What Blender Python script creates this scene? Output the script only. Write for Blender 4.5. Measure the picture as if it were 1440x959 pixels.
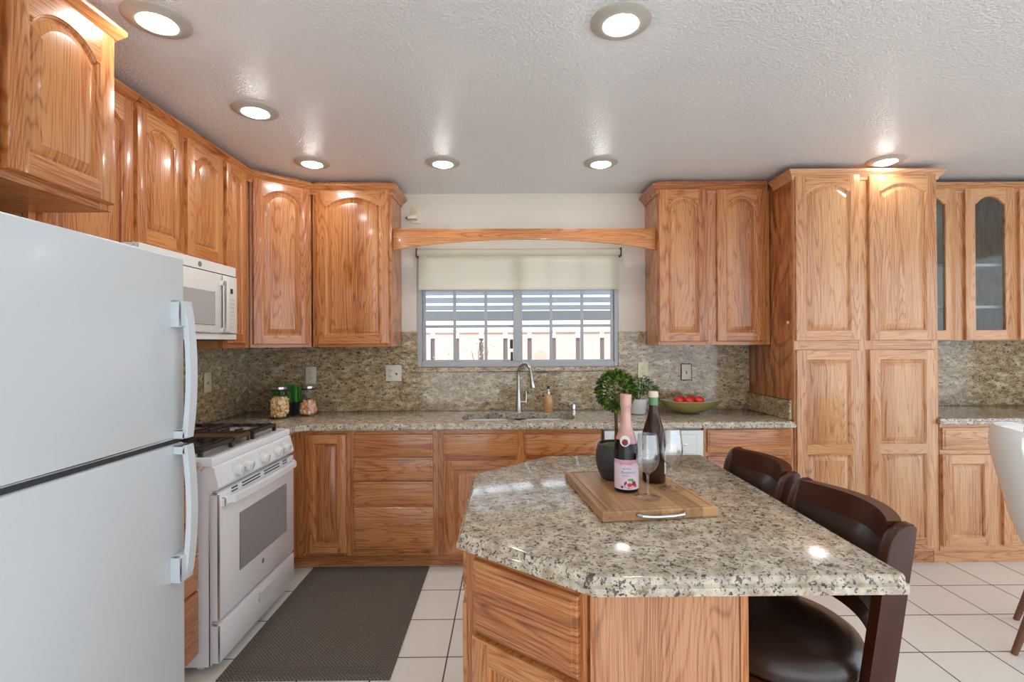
import bpy, bmesh, math, random
from mathutils import Vector, Matrix
for o in list(bpy.data.objects): bpy.data.objects.remove(o)
C = bpy.context.scene
PI = math.pi
R = math.radians
random.seed(7)

# ------------------------------------------------------------------ camera
CAMZ = 1.4163
cam = bpy.data.objects.new('camera', bpy.data.cameras.new('camera'))
C.collection.objects.link(cam)
cam.data.sensor_width = 36.0
cam.data.lens = 704.755 / 1440 * 36.0
cam.data.clip_start = 0.05
yaw, pitch, roll = .0073, .0030, -.0054
cy_, sy_, cp_, sp_ = math.cos(yaw), math.sin(yaw), math.cos(pitch), math.sin(pitch)
rv = Vector((cy_, -sy_, 0)); fv = Vector((sy_*cp_, cy_*cp_, sp_)); uv = rv.cross(fv)
r2 = math.cos(roll)*rv + math.sin(roll)*uv
u2 = -math.sin(roll)*rv + math.cos(roll)*uv
m = Matrix((r2, u2, -fv)).transposed().to_4x4()
m.translation = (0, 0, CAMZ)
cam.matrix_world = m
C.camera = cam

# ------------------------------------------------------------------ world, sun, exposure
SKY_STRENGTH = 2.3
LAMP_STRENGTH = 62.0
C.view_settings.view_transform = 'Standard'
C.view_settings.look = 'None'
C.view_settings.exposure = 0.27
C.view_settings.gamma = 1.0
C.view_settings.use_curve_mapping = False
w = bpy.data.worlds.new('overcast_sky'); C.world = w
w.use_nodes = True
nt = w.node_tree
bg = nt.nodes['Background']
tc = nt.nodes.new('ShaderNodeTexCoord'); sx = nt.nodes.new('ShaderNodeSeparateXYZ'); rp = nt.nodes.new('ShaderNodeValToRGB')
nt.links.new(tc.outputs['Generated'], sx.inputs[0]); nt.links.new(sx.outputs['Z'], rp.inputs[0]); nt.links.new(rp.outputs[0], bg.inputs[0])
rp.color_ramp.elements[0].position = 0.0; rp.color_ramp.elements[0].color = (.79, .895, 1.0, 1)
rp.color_ramp.elements[1].position = 0.7; rp.color_ramp.elements[1].color = (.74, .87, 1.0, 1)
bg.inputs[1].default_value = SKY_STRENGTH
sl = bpy.data.lights.new('sun', 'SUN'); sl.energy = 4.0; sl.angle = R(1.5); sl.color = (1, .95, .88)
sun = bpy.data.objects.new('sun', sl); C.collection.objects.link(sun)
sun.rotation_euler = (R(40), 0, R(-12))
cyc = C.cycles
cyc.max_bounces = 8; cyc.diffuse_bounces = 5; cyc.glossy_bounces = 4; cyc.transmission_bounces = 8; cyc.transparent_max_bounces = 12
cyc.caustics_reflective = False; cyc.caustics_refractive = False
cyc.sample_clamp_indirect = 4.0
cyc.use_denoising = True

# ------------------------------------------------------------------ materials
def new_mat(name):
    M = bpy.data.materials.new(name); M.use_nodes = True
    n = M.node_tree.nodes; return M, n, M.node_tree.links, n['Principled BSDF']

def lin(r, g, b):
    f = lambda c: (c/255/12.92) if c/255 <= .04045 else ((c/255+.055)/1.055)**2.4
    return (f(r), f(g), f(b), 1)

def plain(name, col, rough=.5, metal=0, coat=0, bump=0, bscale=200, var=.04, spec=.5):
    M, n, l, b = new_mat(name)
    b.inputs['Roughness'].default_value = rough; b.inputs['Metallic'].default_value = metal
    b.inputs['Coat Weight'].default_value = coat; b.inputs['Coat Roughness'].default_value = .12
    b.inputs['Specular IOR Level'].default_value = spec
    t = n.new('ShaderNodeTexCoord'); no = n.new('ShaderNodeTexNoise'); no.inputs['Scale'].default_value = 9
    l.new(t.outputs['Object'], no.inputs['Vector'])
    r_ = n.new('ShaderNodeValToRGB')
    c = Vector(col[:3])
    r_.color_ramp.elements[0].color = (*(c*(1-var)), 1); r_.color_ramp.elements[1].color = (*(c*(1+var)), 1)
    l.new(no.outputs['Fac'], r_.inputs[0]); l.new(r_.outputs[0], b.inputs['Base Color'])
    if bump:
        n2 = n.new('ShaderNodeTexNoise'); n2.inputs['Scale'].default_value = bscale; n2.inputs['Detail'].default_value = 3
        l.new(t.outputs['Object'], n2.inputs['Vector'])
        bp = n.new('ShaderNodeBump'); bp.inputs['Strength'].default_value = bump; bp.inputs['Distance'].default_value = .01
        l.new(n2.outputs['Fac'], bp.inputs['Height']); l.new(bp.outputs[0], b.inputs['Normal'])
    return M

def math_node(n, op, a=None, bv=None):
    x = n.new('ShaderNodeMath'); x.operation = op
    if a is not None: x.inputs[0].default_value = a
    if bv is not None: x.inputs[1].default_value = bv
    return x

def oak(name, axis, dark, mid, light, rough=.28, coat=.35, ring=24):
    """honey oak: long figure lines along the given axis, plus short pores"""
    M, n, l, b = new_mat(name)
    t = n.new('ShaderNodeTexCoord'); oi = n.new('ShaderNodeObjectInfo')
    off = n.new('ShaderNodeVectorMath'); off.operation = 'MULTIPLY_ADD'
    comb = n.new('ShaderNodeCombineXYZ')
    for i in range(3): l.new(oi.outputs['Random'], comb.inputs[i])
    l.new(comb.outputs[0], off.inputs[0]); off.inputs[1].default_value = (31, 17, 43); l.new(t.outputs['Object'], off.inputs[2])
    def mapped(s_long, s_cross):
        mp = n.new('ShaderNodeVectorMath'); mp.operation = 'MULTIPLY'
        s = [s_cross]*3; s[axis] = s_long
        if axis != 1: s[1] *= .12
        mp.inputs[1].default_value = s; l.new(off.outputs[0], mp.inputs[0]); return mp
    def noise(mp, det=2, rough_=.5):
        q = n.new('ShaderNodeTexNoise'); q.inputs['Scale'].default_value = 1; q.inputs['Detail'].default_value = det; q.inputs['Roughness'].default_value = rough_
        l.new(mp.outputs[0], q.inputs['Vector']); return q
    figure = noise(mapped(.8, 9.5), 1.5, .4)
    k = math_node(n, 'MULTIPLY', bv=ring*6.2832); l.new(figure.outputs['Fac'], k.inputs[0])
    s = math_node(n, 'SINE'); l.new(k.outputs[0], s.inputs[0])
    s2 = math_node(n, 'MULTIPLY_ADD'); s2.inputs[1].default_value = .5; s2.inputs[2].default_value = .5; l.new(s.outputs[0], s2.inputs[0])
    s3 = math_node(n, 'POWER', bv=4.0); l.new(s2.outputs[0], s3.inputs[0])
    board = noise(mapped(.05, 9), 0)
    streak = noise(mapped(4.5, 210), 3, .65)
    pore = noise(mapped(11, 480), 2, .6)
    # sum of the grains
    a1 = math_node(n, 'MULTIPLY_ADD'); l.new(s3.outputs[0], a1.inputs[0]); a1.inputs[1].default_value = -.19; l.new(streak.outputs['Fac'], a1.inputs[2])
    a2 = math_node(n, 'MULTIPLY_ADD'); l.new(board.outputs['Fac'], a2.inputs[0]); a2.inputs[1].default_value = .5; l.new(a1.outputs[0], a2.inputs[2])
    a3 = math_node(n, 'MULTIPLY_ADD'); l.new(pore.outputs['Fac'], a3.inputs[0]); a3.inputs[1].default_value = .35; l.new(a2.outputs[0], a3.inputs[2])
    r_ = n.new('ShaderNodeValToRGB'); e = r_.color_ramp.elements
    e[0].position = .50; e[0].color = dark; e[1].position = 1.0; e[1].color = light
    q = e.new(.78); q.color = mid
    l.new(a3.outputs[0], r_.inputs[0]); l.new(r_.outputs[0], b.inputs['Base Color'])
    b.inputs['Roughness'].default_value = rough; b.inputs['Coat Weight'].default_value = coat; b.inputs['Coat Roughness'].default_value = .10
    bp = n.new('ShaderNodeBump'); bp.inputs['Strength'].default_value = .06; bp.inputs['Distance'].default_value = .004
    l.new(a3.outputs[0], bp.inputs['Height']); l.new(bp.outputs[0], b.inputs['Normal'])
    return M

OD, OM, OL = lin(112, 58, 26), lin(172, 101, 52), lin(200, 138, 84)
PD, PM, PL = lin(134, 80, 46), lin(194, 133, 86), lin(214, 162, 114)  # same oak as above, with light on the right-hand cabinets put into its colour
oak_v = oak('oak_grain_upright', 2, OD, OM, OL)
oak_h = oak('oak_grain_level', 0, OD, OM, OL)
oak_y = oak('oak_grain_deep', 1, OD, OM, OL)
lit_v = oak('lit_oak_upright', 2, PD, PM, PL)
lit_h = oak('lit_oak_level', 0, PD, PM, PL)
panel_oak = oak('end_panel_oak', 2, lin(108, 62, 36), lin(170, 112, 74), lin(196, 140, 102), ring=34)

def granite(name, base=((150, 126, 92), (205, 184, 150), (176, 160, 138)), stretch=(1, 1, 1)):
    M, n, l, b = new_mat(name)
    t = n.new('ShaderNodeTexCoord')
    mp = n.new('ShaderNodeVectorMath'); mp.operation = 'MULTIPLY'; mp.inputs[1].default_value = stretch; l.new(t.outputs['Object'], mp.inputs[0])
    def noise(s, d=2, ro=.55, dist=0):
        q = n.new('ShaderNodeTexNoise'); q.inputs['Scale'].default_value = s; q.inputs['Detail'].default_value = d
        q.inputs['Roughness'].default_value = ro; q.inputs['Distortion'].default_value = dist
        l.new(mp.outputs[0], q.inputs['Vector']); return q
    def step(src, lo, hi):
        x = n.new('ShaderNodeMapRange'); x.inputs['From Min'].default_value = lo; x.inputs['From Max'].default_value = hi
        l.new(src.outputs[0], x.inputs['Value']); return x
    def mix(f, a, c2, k=1.0):
        x = n.new('ShaderNodeMix'); x.data_type = 'RGBA'
        if k != 1.0:
            mm = math_node(n, 'MULTIPLY', bv=k); l.new(f.outputs[0], mm.inputs[0]); f = mm
        l.new(f.outputs[0], x.inputs['Factor'])
        for sock, v in ((x.inputs['A'], a), (x.inputs['B'], c2)):
            if isinstance(v, tuple): sock.default_value = v
            else: l.new(v, sock)
        return x.outputs['Result']
    c = mix(step(noise(26, 3), .38, .62), lin(*base[0]), lin(*base[1]))
    c = mix(step(noise(60, 2), .52, .62), c, lin(*base[2]), .8)
    c = mix(step(noise(17, 2, .5, .4), .60, .68), c, lin(218, 206, 184), .75)
    c = mix(step(noise(75, 2, .6, .3), .60, .66), c, lin(116, 92, 70), .85)
    c = mix(step(noise(66, 4, .62, .6), .585, .62), c, lin(54, 46, 43), .92)
    c = mix(step(noise(135, 2, .6), .605, .64), c, lin(44, 38, 38), .88)
    l.new(c, b.inputs['Base Color'])
    b.inputs['Roughness'].default_value = .12; b.inputs['Specular IOR Level'].default_value = .6
    return M
gran_top = granite('polished_granite', ((166, 148, 126), (210, 196, 174), (178, 168, 156)))
gran_wall = granite('granite_splash_shaded', ((150, 124, 86), (202, 180, 140), (168, 154, 130)), (.62, 1, 1.25))  # the countertop granite, browned: shade under the cabinets put into the colour
gran_wall_l = granite('granite_splash_side_shaded', ((150, 124, 86), (202, 180, 140), (168, 154, 130)), (1, .7, 1.2))  # same granite with the shade in its colour, flecks turned for side faces

def ceiling_paint():
    M, n, l, b = new_mat('textured_ceiling_paint')
    b.inputs['Base Color'].default_value = lin(234, 236, 238); b.inputs['Roughness'].default_value = .33
    t = n.new('ShaderNodeTexCoord'); a = n.new('ShaderNodeTexNoise'); a.inputs['Scale'].default_value = 105; a.inputs['Detail'].default_value = 2
    l.new(t.outputs['Object'], a.inputs['Vector'])
    mr = n.new('ShaderNodeMapRange'); mr.inputs['From Min'].default_value = .42; mr.inputs['From Max'].default_value = .62; l.new(a.outputs['Fac'], mr.inputs['Value'])
    bp = n.new('ShaderNodeBump'); bp.inputs['Strength'].default_value = .5; bp.inputs['Distance'].default_value = .004
    l.new(mr.outputs[0], bp.inputs['Height']); l.new(bp.outputs[0], b.inputs['Normal'])
    return M
m_ceil = ceiling_paint()
m_wall = plain('wall_paint', lin(222, 213, 200), .55, bump=.12, bscale=140, var=.01)

def tile_floor():
    M, n, l, b = new_mat('ceramic_floor_tile')
    t = n.new('ShaderNodeTexCoord'); mp = n.new('ShaderNodeMapping')
    P = .307
    mp.inputs['Location'].default_value = (.283/P, -2.880/P + 0, 0); mp.inputs['Scale'].default_value = (1/P, 1/P, 1)
    l.new(t.outputs['Object'], mp.inputs['Vector'])
    br = n.new('ShaderNodeTexBrick'); br.offset = 0; br.squash = 1
    br.inputs['Scale'].default_value = 1; br.inputs['Brick Width'].default_value = 1; br.inputs['Row Height'].default_value = 1
    br.inputs['Mortar Size'].default_value = .011; br.inputs['Mortar Smooth'].default_value = .1
    br.inputs['Color1'].default_value = lin(246, 243, 236); br.inputs['Color2'].default_value = lin(240, 236, 229); br.inputs['Mortar'].default_value = lin(74, 70, 66)
    l.new(mp.outputs[0], br.inputs['Vector'])
    no = n.new('ShaderNodeTexNoise'); no.inputs['Scale'].default_value = 14; no.inputs['Detail'].default_value = 4; l.new(t.outputs['Object'], no.inputs['Vector'])
    mx = n.new('ShaderNodeMix'); mx.data_type = 'RGBA'; mx.blend_type = 'MULTIPLY'; mx.inputs['Factor'].default_value = .25
    l.new(br.outputs['Color'], mx.inputs['A']); l.new(no.outputs['Color'], mx.inputs['B'])
    rr = n.new('ShaderNodeValToRGB'); rr.color_ramp.elements[0].color = (.8, .78, .75, 1); rr.color_ramp.elements[1].color = (1, 1, 1, 1)
    l.new(no.outputs['Fac'], rr.inputs[0]); l.new(rr.outputs[0], mx.inputs['B'])
    l.new(mx.outputs['Result'], b.inputs['Base Color'])
    b.inputs['Roughness'].default_value = .3
    bp = n.new('ShaderNodeBump'); bp.inputs['Strength'].default_value = .4; bp.inputs['Distance'].default_value = .002; bp.invert = True
    l.new(br.outputs['Fac'], bp.inputs['Height']); l.new(bp.outputs[0], b.inputs['Normal'])
    return M
m_floor = tile_floor()

def woven():
    M, n, l, b = new_mat('woven_rug')
    t = n.new('ShaderNodeTexCoord')
    w1 = n.new('ShaderNodeTexChecker'); w1.inputs['Scale'].default_value = 120
    l.new(t.outputs['Object'], w1.inputs['Vector'])
    w1.inputs['Color1'].default_value = lin(80, 74, 68); w1.inputs['Color2'].default_value = lin(116, 108, 98)
    no = n.new('ShaderNodeTexNoise'); no.inputs['Scale'].default_value = 170; no.inputs['Detail'].default_value = 4; l.new(t.outputs['Object'], no.inputs['Vector'])
    mx = n.new('ShaderNodeMix'); mx.data_type = 'RGBA'; mx.blend_type = 'OVERLAY'; mx.inputs['Factor'].default_value = .85
    l.new(w1.outputs['Color'], mx.inputs['A']); l.new(no.outputs['Fac'], mx.inputs['B'])
    l.new(mx.outputs['Result'], b.inputs['Base Color']); b.inputs['Roughness'].default_value = .85
    bp = n.new('ShaderNodeBump'); bp.inputs['Strength'].default_value = .5; bp.inputs['Distance'].default_value = .003
    l.new(w1.outputs['Fac'], bp.inputs['Height']); l.new(bp.outputs[0], b.inputs['Normal'])
    return M
m_rug = woven()
m_rug_edge = plain('rug_border', lin(96, 89, 82), .85, bump=.4, bscale=300)

m_white = plain('white_enamel', lin(241, 244, 247), .22, coat=.3, var=.005)
m_fridge = plain('fridge_white', lin(211, 217, 221), .30, coat=.1, bump=.02, bscale=350, var=.005)
m_white_matt = plain('white_plastic', lin(224, 223, 219), .4, var=.01)
m_micro = plain('microwave_white', lin(232, 231, 226), .3, var=.005)
m_grey_glass = plain('oven_window', lin(150, 153, 156), .12, spec=.7, var=.01)
m_mwin = plain('microwave_window', lin(178, 178, 176), .18, spec=.6, var=.01)
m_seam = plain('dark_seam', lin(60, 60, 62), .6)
m_black = plain('black_enamel', lin(30, 28, 27), .38)
m_grate = plain('cast_iron', lin(52, 44, 42), .42, bump=.1, bscale=90)
m_griddle = plain('griddle_iron', lin(88, 68, 48), .35)
m_burner = plain('burner_grey', lin(98, 96, 96), .4, metal=.4)
m_steel = plain('brushed_steel', lin(190, 188, 184), .26, metal=1, bump=.02, bscale=250)
m_sink = plain('satin_sink_steel', lin(205, 204, 200), .36, metal=.65, bump=.02, bscale=250)
m_chrome = plain('chrome', lin(215, 215, 216), .12, metal=1)
m_alu = plain('window_aluminium', lin(164, 165, 166), .42, metal=.25)
m_trim = plain('satin_nickel_trim', lin(186, 180, 170), .45)
m_ivory = plain('ivory_plastic', lin(220, 210, 180), .4, var=.01)
m_plate = plain('plate_plastic', lin(214, 206, 188), .4, var=.01)
m_esp = plain('espresso_wood', lin(66, 30, 15), .36, coat=.08, var=.15, spec=.35)
m_esp_in = plain('espresso_edge', lin(96, 78, 76), .25, coat=.4)
m_leather = plain('brown_leather', lin(46, 28, 22), .30, coat=.25, bump=.05, bscale=160, var=.08)
m_chair = plain('white_upholstery', lin(226, 224, 220), .5, var=.01)
m_walnut = plain('walnut_leg', lin(110, 72, 48), .4, var=.1)
m_pot_dark = plain('charcoal_ceramic', lin(56, 56, 58), .45, bump=.4, bscale=120)
m_pot_white = plain('white_ceramic', lin(206, 206, 204), .4)
m_black_pot = plain('black_planter', lin(24, 24, 30), .45)
m_bark = plain('bark', lin(96, 62, 42), .8, bump=.4, bscale=60, var=.2)
m_moss = plain('moss', lin(70, 104, 44), .9, bump=.6, bscale=80, var=.3)
m_red = plain('red_apple_skin', lin(222, 44, 38), .22, coat=.3, var=.12)
m_stalk = plain('stalk', lin(80, 56, 30), .7)
m_bowl_out = plain('olive_gold_glaze', lin(150, 136, 78), .3, bump=.15, bscale=30, var=.15)
m_bowl_in = plain('grey_glaze', lin(186, 184, 172), .35, var=.06)
m_foil = plain('pink_foil', lin(206, 160, 148), .34, metal=.2, bump=.2, bscale=60, var=.05)
m_foil_cream = plain('cream_cap', lin(226, 208, 190), .4, var=.02)
m_green_foil = plain('green_neck_band', lin(96, 146, 92), .35, var=.05)
m_label = plain('pale_pink_label', lin(224, 206, 212), .45, var=.02)
m_lab_pink = plain('label_pink_band', lin(216, 160, 184), .45, var=.02)
m_lab_white = plain('white_label', lin(226, 224, 218), .45, var=.02)
m_lab_red = plain('label_red', lin(206, 60, 72), .45)
m_lab_berry = plain('label_berry', lin(150, 24, 44), .45, var=.3)
m_lab_leaf = plain('label_leaf', lin(90, 160, 80), .45)
m_lab_ink = plain('label_ink', lin(112, 112, 184), .45)
m_lab_grey = plain('label_grey_ink', lin(110, 96, 110), .45)
m_ink = plain('dark_ink', lin(40, 40, 44), .5)
m_logo = plain('logo_grey', lin(140, 140, 142), .35, metal=.3)
m_slat = plain('awning_slat', lin(150, 158, 172), .6)
m_slat_grey = plain('awning_fascia', lin(128, 128, 130), .6)
m_fence = plain('redwood_fence', lin(224, 178, 164), .8, var=.12)
m_fence_dark = plain('fence_gap_board', lin(110, 92, 86), .8)
m_ground = plain('patio_concrete', lin(212, 212, 212), .9)
m_leaf_out = plain('garden_leaf', lin(196, 206, 160), .6, var=.2)

def leafy(name, c1, c2, c3):
    M, n, l, b = new_mat(name)
    g = n.new('ShaderNodeNewGeometry'); r_ = n.new('ShaderNodeValToRGB'); e = r_.color_ramp.elements
    e[0].color = lin(*c1); e[1].color = lin(*c3); q = e.new(.55); q.color = lin(*c2)
    l.new(g.outputs['Random Per Island'], r_.inputs[0]); l.new(r_.outputs[0], b.inputs['Base Color'])
    b.inputs['Roughness'].default_value = .42
    return M
m_box = leafy('boxwood_leaf', (28, 62, 16), (58, 96, 26), (136, 150, 44))
m_fern = leafy('herb_leaf', (28, 74, 26), (58, 112, 44), (104, 146, 66))
m_grass = leafy('wheatgrass_blade', (30, 100, 28), (60, 146, 46), (110, 180, 74))
m_pasta = leafy('pasta_shells', (222, 140, 66), (240, 200, 140), (248, 226, 184))
m_candy = leafy('mixed_candy', (236, 184, 70), (240, 160, 140), (248, 230, 196))

def glass(name, col=(1, 1, 1, 1), rough=0.0, ior=1.45):
    M, n, l, b = new_mat(name)
    b.inputs['Base Color'].default_value = col; b.inputs['Roughness'].default_value = rough
    b.inputs['Transmission Weight'].default_value = 1; b.inputs['IOR'].default_value = ior
    t = n.new('ShaderNodeTexCoord'); no = n.new('ShaderNodeTexNoise'); no.inputs['Scale'].default_value = 3
    l.new(t.outputs['Object'], no.inputs['Vector'])
    return M
m_bottle_dark = glass('deep_plum_glass', lin(20, 14, 16)); m_bottle_dark.node_tree.nodes['Principled BSDF'].inputs['Transmission Weight'].default_value = .15
m_bottle_brown = glass('brown_glass', lin(66, 34, 12)); m_bottle_brown.node_tree.nodes['Principled BSDF'].inputs['Transmission Weight'].default_value = .35
m_soap = plain('amber_soap', lin(206, 150, 92), .2, coat=.5, bump=.2, bscale=90, var=.25)

def thin_glass(name, tint=(1, 1, 1, 1), refl=1.0, haze=0.0, base=.045, rough=.02):
    """a sheet of clear glass: mostly see-through, mirror-like at grazing angles"""
    M = bpy.data.materials.new(name); M.use_nodes = True
    n = M.node_tree.nodes; l = M.node_tree.links; n.clear()
    out = n.new('ShaderNodeOutputMaterial'); tr = n.new('ShaderNodeBsdfTransparent'); gl = n.new('ShaderNodeBsdfGlossy'); mx = n.new('ShaderNodeMixShader')
    lw = n.new('ShaderNodeLayerWeight'); pw = math_node(n, 'POWER', bv=5.0); l.new(lw.outputs['Facing'], pw.inputs[0])
    fr = math_node(n, 'MULTIPLY_ADD'); fr.inputs[1].default_value = .96; fr.inputs[2].default_value = base; l.new(pw.outputs[0], fr.inputs[0])
    tr.inputs[0].default_value = tint; gl.inputs['Roughness'].default_value = rough
    k = math_node(n, 'MULTIPLY', bv=refl); l.new(fr.outputs[0], k.inputs[0])
    l.new(k.outputs[0], mx.inputs[0]); l.new(tr.outputs[0], mx.inputs[1]); l.new(gl.outputs[0], mx.inputs[2])
    last = mx
    if haze:
        d = n.new('ShaderNodeBsdfDiffuse'); m2 = n.new('ShaderNodeMixShader'); m2.inputs[0].default_value = haze
        l.new(mx.outputs[0], m2.inputs[1]); l.new(d.outputs[0], m2.inputs[2]); last = m2
    l.new(last.outputs[0], out.inputs[0])
    return M
m_pane = thin_glass('window_glass', (.97, .98, .98, 1), .9)
m_cabglass = thin_glass('cabinet_glass', (.82, .86, .85, 1), .8, .03)
m_stem = thin_glass('stemware_glass', (.99, .992, .992, 1), 1.4, .012, .10, .10)  # faint white diffuse added so the glass seems to catch light
m_jar = thin_glass('jar_glass', (.97, .98, .97, 1), 1.0)

def shade_cloth():
    M = bpy.data.materials.new('roller_shade_cloth'); M.use_nodes = True
    n = M.node_tree.nodes; l = M.node_tree.links; n.clear()
    out = n.new('ShaderNodeOutputMaterial'); d = n.new('ShaderNodeBsdfDiffuse'); t = n.new('ShaderNodeBsdfTranslucent'); mx = n.new('ShaderNodeMixShader')
    tr = n.new('ShaderNodeBsdfTransparent'); m2 = n.new('ShaderNodeMixShader'); m2.inputs[0].default_value = .10
    tc = n.new('ShaderNodeTexCoord'); wv = n.new('ShaderNodeTexNoise'); wv.inputs['Scale'].default_value = 300; l.new(tc.outputs['Object'], wv.inputs['Vector'])
    r_ = n.new('ShaderNodeValToRGB'); r_.color_ramp.elements[0].color = lin(242, 236, 220); r_.color_ramp.elements[1].color = lin(248, 243, 230)
    l.new(wv.outputs['Fac'], r_.inputs[0]); l.new(r_.outputs[0], d.inputs[0]); l.new(r_.outputs[0], t.inputs[0])
    mx.inputs[0].default_value = .6
    l.new(d.outputs[0], mx.inputs[1]); l.new(t.outputs[0], mx.inputs[2]); l.new(mx.outputs[0], m2.inputs[1]); l.new(tr.outputs[0], m2.inputs[2])
    l.new(m2.outputs[0], out.inputs[0]); return M
m_shade = shade_cloth()

def emit(name, col, s):
    M = bpy.data.materials.new(name); M.use_nodes = True
    n = M.node_tree.nodes; l = M.node_tree.links; n.clear()
    o = n.new('ShaderNodeOutputMaterial'); e = n.new('ShaderNodeEmission'); e.inputs[0].default_value = col; e.inputs[1].default_value = s
    l.new(e.outputs[0], o.inputs[0]); return M
m_bulb = emit('lamp_lens', (1.0, .98, .95, 1), LAMP_STRENGTH)

def acacia():
    M, n, l, b = new_mat('acacia_board')
    t = n.new('ShaderNodeTexCoord')
    sp = n.new('ShaderNodeSeparateXYZ'); l.new(t.outputs['Object'], sp.inputs[0])
    k = math_node(n, 'MULTIPLY', bv=1/.062); l.new(sp.outputs['X'], k.inputs[0]); fl = math_node(n, 'FLOOR'); l.new(k.outputs[0], fl.inputs[0])
    wn = n.new('ShaderNodeTexWhiteNoise'); wn.noise_dimensions = '1D'; l.new(fl.outputs[0], wn.inputs['W'])
    mp = n.new('ShaderNodeVectorMath'); mp.operation = 'MULTIPLY'; mp.inputs[1].default_value = (60, 4, 60); l.new(t.outputs['Object'], mp.inputs[0])
    no = n.new('ShaderNodeTexNoise'); no.inputs['Scale'].default_value = 1; no.inputs['Detail'].default_value = 3; l.new(mp.outputs[0], no.inputs['Vector'])
    ad = math_node(n, 'MULTIPLY_ADD'); l.new(wn.outputs['Value'], ad.inputs[0]); ad.inputs[1].default_value = .75; l.new(no.outputs['Fac'], ad.inputs[2])
    r_ = n.new('ShaderNodeValToRGB'); e = r_.color_ramp.elements; e[0].position = .3; e[0].color = lin(146, 102, 68); e[1].position = 1; e[1].color = lin(206, 160, 112)
    l.new(ad.outputs[0], r_.inputs[0]); l.new(r_.outputs[0], b.inputs['Base Color']); b.inputs['Roughness'].default_value = .42
    return M
m_board = acacia()

# ------------------------------------------------------------------ mesh helpers
def tag(o, label=None, cat=None, group=None, kind=None):
    if label: o['label'] = label
    if cat: o['category'] = cat
    if group: o['group'] = group
    if kind: o['kind'] = kind
    return o

def thing(name, label, cat, loc=(0, 0, 0), rz=0, group=None):
    o = bpy.data.objects.new(name, None); C.collection.objects.link(o)
    o.empty_display_size = .1
    o.location = loc; o.rotation_euler = (0, 0, rz)
    return tag(o, label, cat, group)

def obj(name, bm, mats, parent=None, loc=(0, 0, 0), rot=(0, 0, 0), smooth=35):
    me = bpy.data.meshes.new(name)
    bmesh.ops.recalc_face_normals(bm, faces=bm.faces)
    bm.to_mesh(me); bm.free()
    for mm in (mats if isinstance(mats, (list, tuple)) else [mats]): me.materials.append(mm)
    if smooth:
        me.shade_smooth(); me.set_sharp_from_angle(angle=R(smooth))
    o = bpy.data.objects.new(name, me); C.collection.objects.link(o)
    o.location = loc; o.rotation_euler = rot
    if parent: o.parent = parent
    return o

def dup(root, loc=None, rz=None, label=None):
    r = root.copy(); C.collection.objects.link(r)
    if loc is not None: r.location = loc
    if rz is not None: r.rotation_euler = (0, 0, rz)
    if label: r['label'] = label
    for ch in list(root.children):
        c = ch.copy(); C.collection.objects.link(c); c.parent = r
        for g in list(ch.children):
            d = g.copy(); C.collection.objects.link(d); d.parent = c
    return r

def BM(): return bmesh.new()

def box(bm, x0, x1, y0, y1, z0, z1, mi=0, bev=0, seg=1):
    vs = [bm.verts.new((x, y, z)) for z in (z0, z1) for y in (y0, y1) for x in (x0, x1)]
    fs = [bm.faces.new([vs[i] for i in f]) for f in ((0, 1, 3, 2), (4, 5, 7, 6), (0, 1, 5, 4), (2, 3, 7, 6), (0, 2, 6, 4), (1, 3, 7, 5))]
    for f in fs: f.material_index = mi
    if bev:
        es = list({e for f in fs for e in f.edges})
        r_ = bmesh.ops.bevel(bm, geom=es, offset=bev, segments=seg, affect='EDGES', profile=.5)
        for f in r_['faces']: f.material_index = mi
    return bm

def lathe(bm, prof, seg=32, cx=0, cy=0, mi=0, cap_lo=True, cap_hi=True, sx=1, sy=1, power=None):
    rings = []
    for r_, z in prof:
        ring = []
        for k in range(seg):
            a = 2*PI*k/seg; c, s = math.cos(a), math.sin(a)
            if power:
                c = math.copysign(abs(c)**power, c); s = math.copysign(abs(s)**power, s)
            ring.append(bm.verts.new((cx + r_*c*sx, cy + r_*s*sy, z)))
        rings.append(ring)
    for a, b in zip(rings, rings[1:]):
        for k in range(seg):
            f = bm.faces.new((a[k], a[(k+1) % seg], b[(k+1) % seg], b[k])); f.material_index = mi
    if cap_lo: bm.faces.new(rings[0][::-1]).material_index = mi
    if cap_hi: bm.faces.new(rings[-1]).material_index = mi
    return bm

def tube(bm, pts, rad, seg=10, mi=0, caps=True, flat=1.0):
    pts = [Vector(p) for p in pts]; n = len(pts)
    rads = rad if isinstance(rad, (list, tuple)) else [rad]*n
    rings = []; prev = None
    for i, p in enumerate(pts):
        t = (pts[min(i+1, n-1)] - pts[max(i-1, 0)]).normalized()
        if prev is None:
            u = t.cross(Vector((0, 0, 1)))
            if u.length < 1e-3: u = t.cross(Vector((0, 1, 0)))
        else: u = prev - t*prev.dot(t)
        u.normalize(); v = t.cross(u); prev = u
        rings.append([bm.verts.new(p + rads[i]*(math.cos(2*PI*k/seg)*u + flat*math.sin(2*PI*k/seg)*v)) for k in range(seg)])
    for a, b in zip(rings, rings[1:]):
        for k in range(seg):
            f = bm.faces.new((a[k], a[(k+1) % seg], b[(k+1) % seg], b[k])); f.material_index = mi
    if caps:
        bm.faces.new(rings[0][::-1]).material_index = mi; bm.faces.new(rings[-1]).material_index = mi
    return bm

def offset_poly(pts, d):
    """inset (d>0) of a counter-clockwise outline"""
    n = len(pts); out = []
    for i in range(n):
        p, a, b = Vector(pts[i]), Vector(pts[i-1]), Vector(pts[(i+1) % n])
        e1 = (p-a).normalized(); e2 = (b-p).normalized()
        n1 = Vector((-e1.y, e1.x)); n2 = Vector((-e2.y, e2.x))
        bis = n1+n2
        if bis.length < 1e-6: bis = n1.copy()
        bis.normalize(); q = p + bis*(d/max(.3, bis.dot(n1)))
        out.append((q.x, q.y))
    return out

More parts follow.
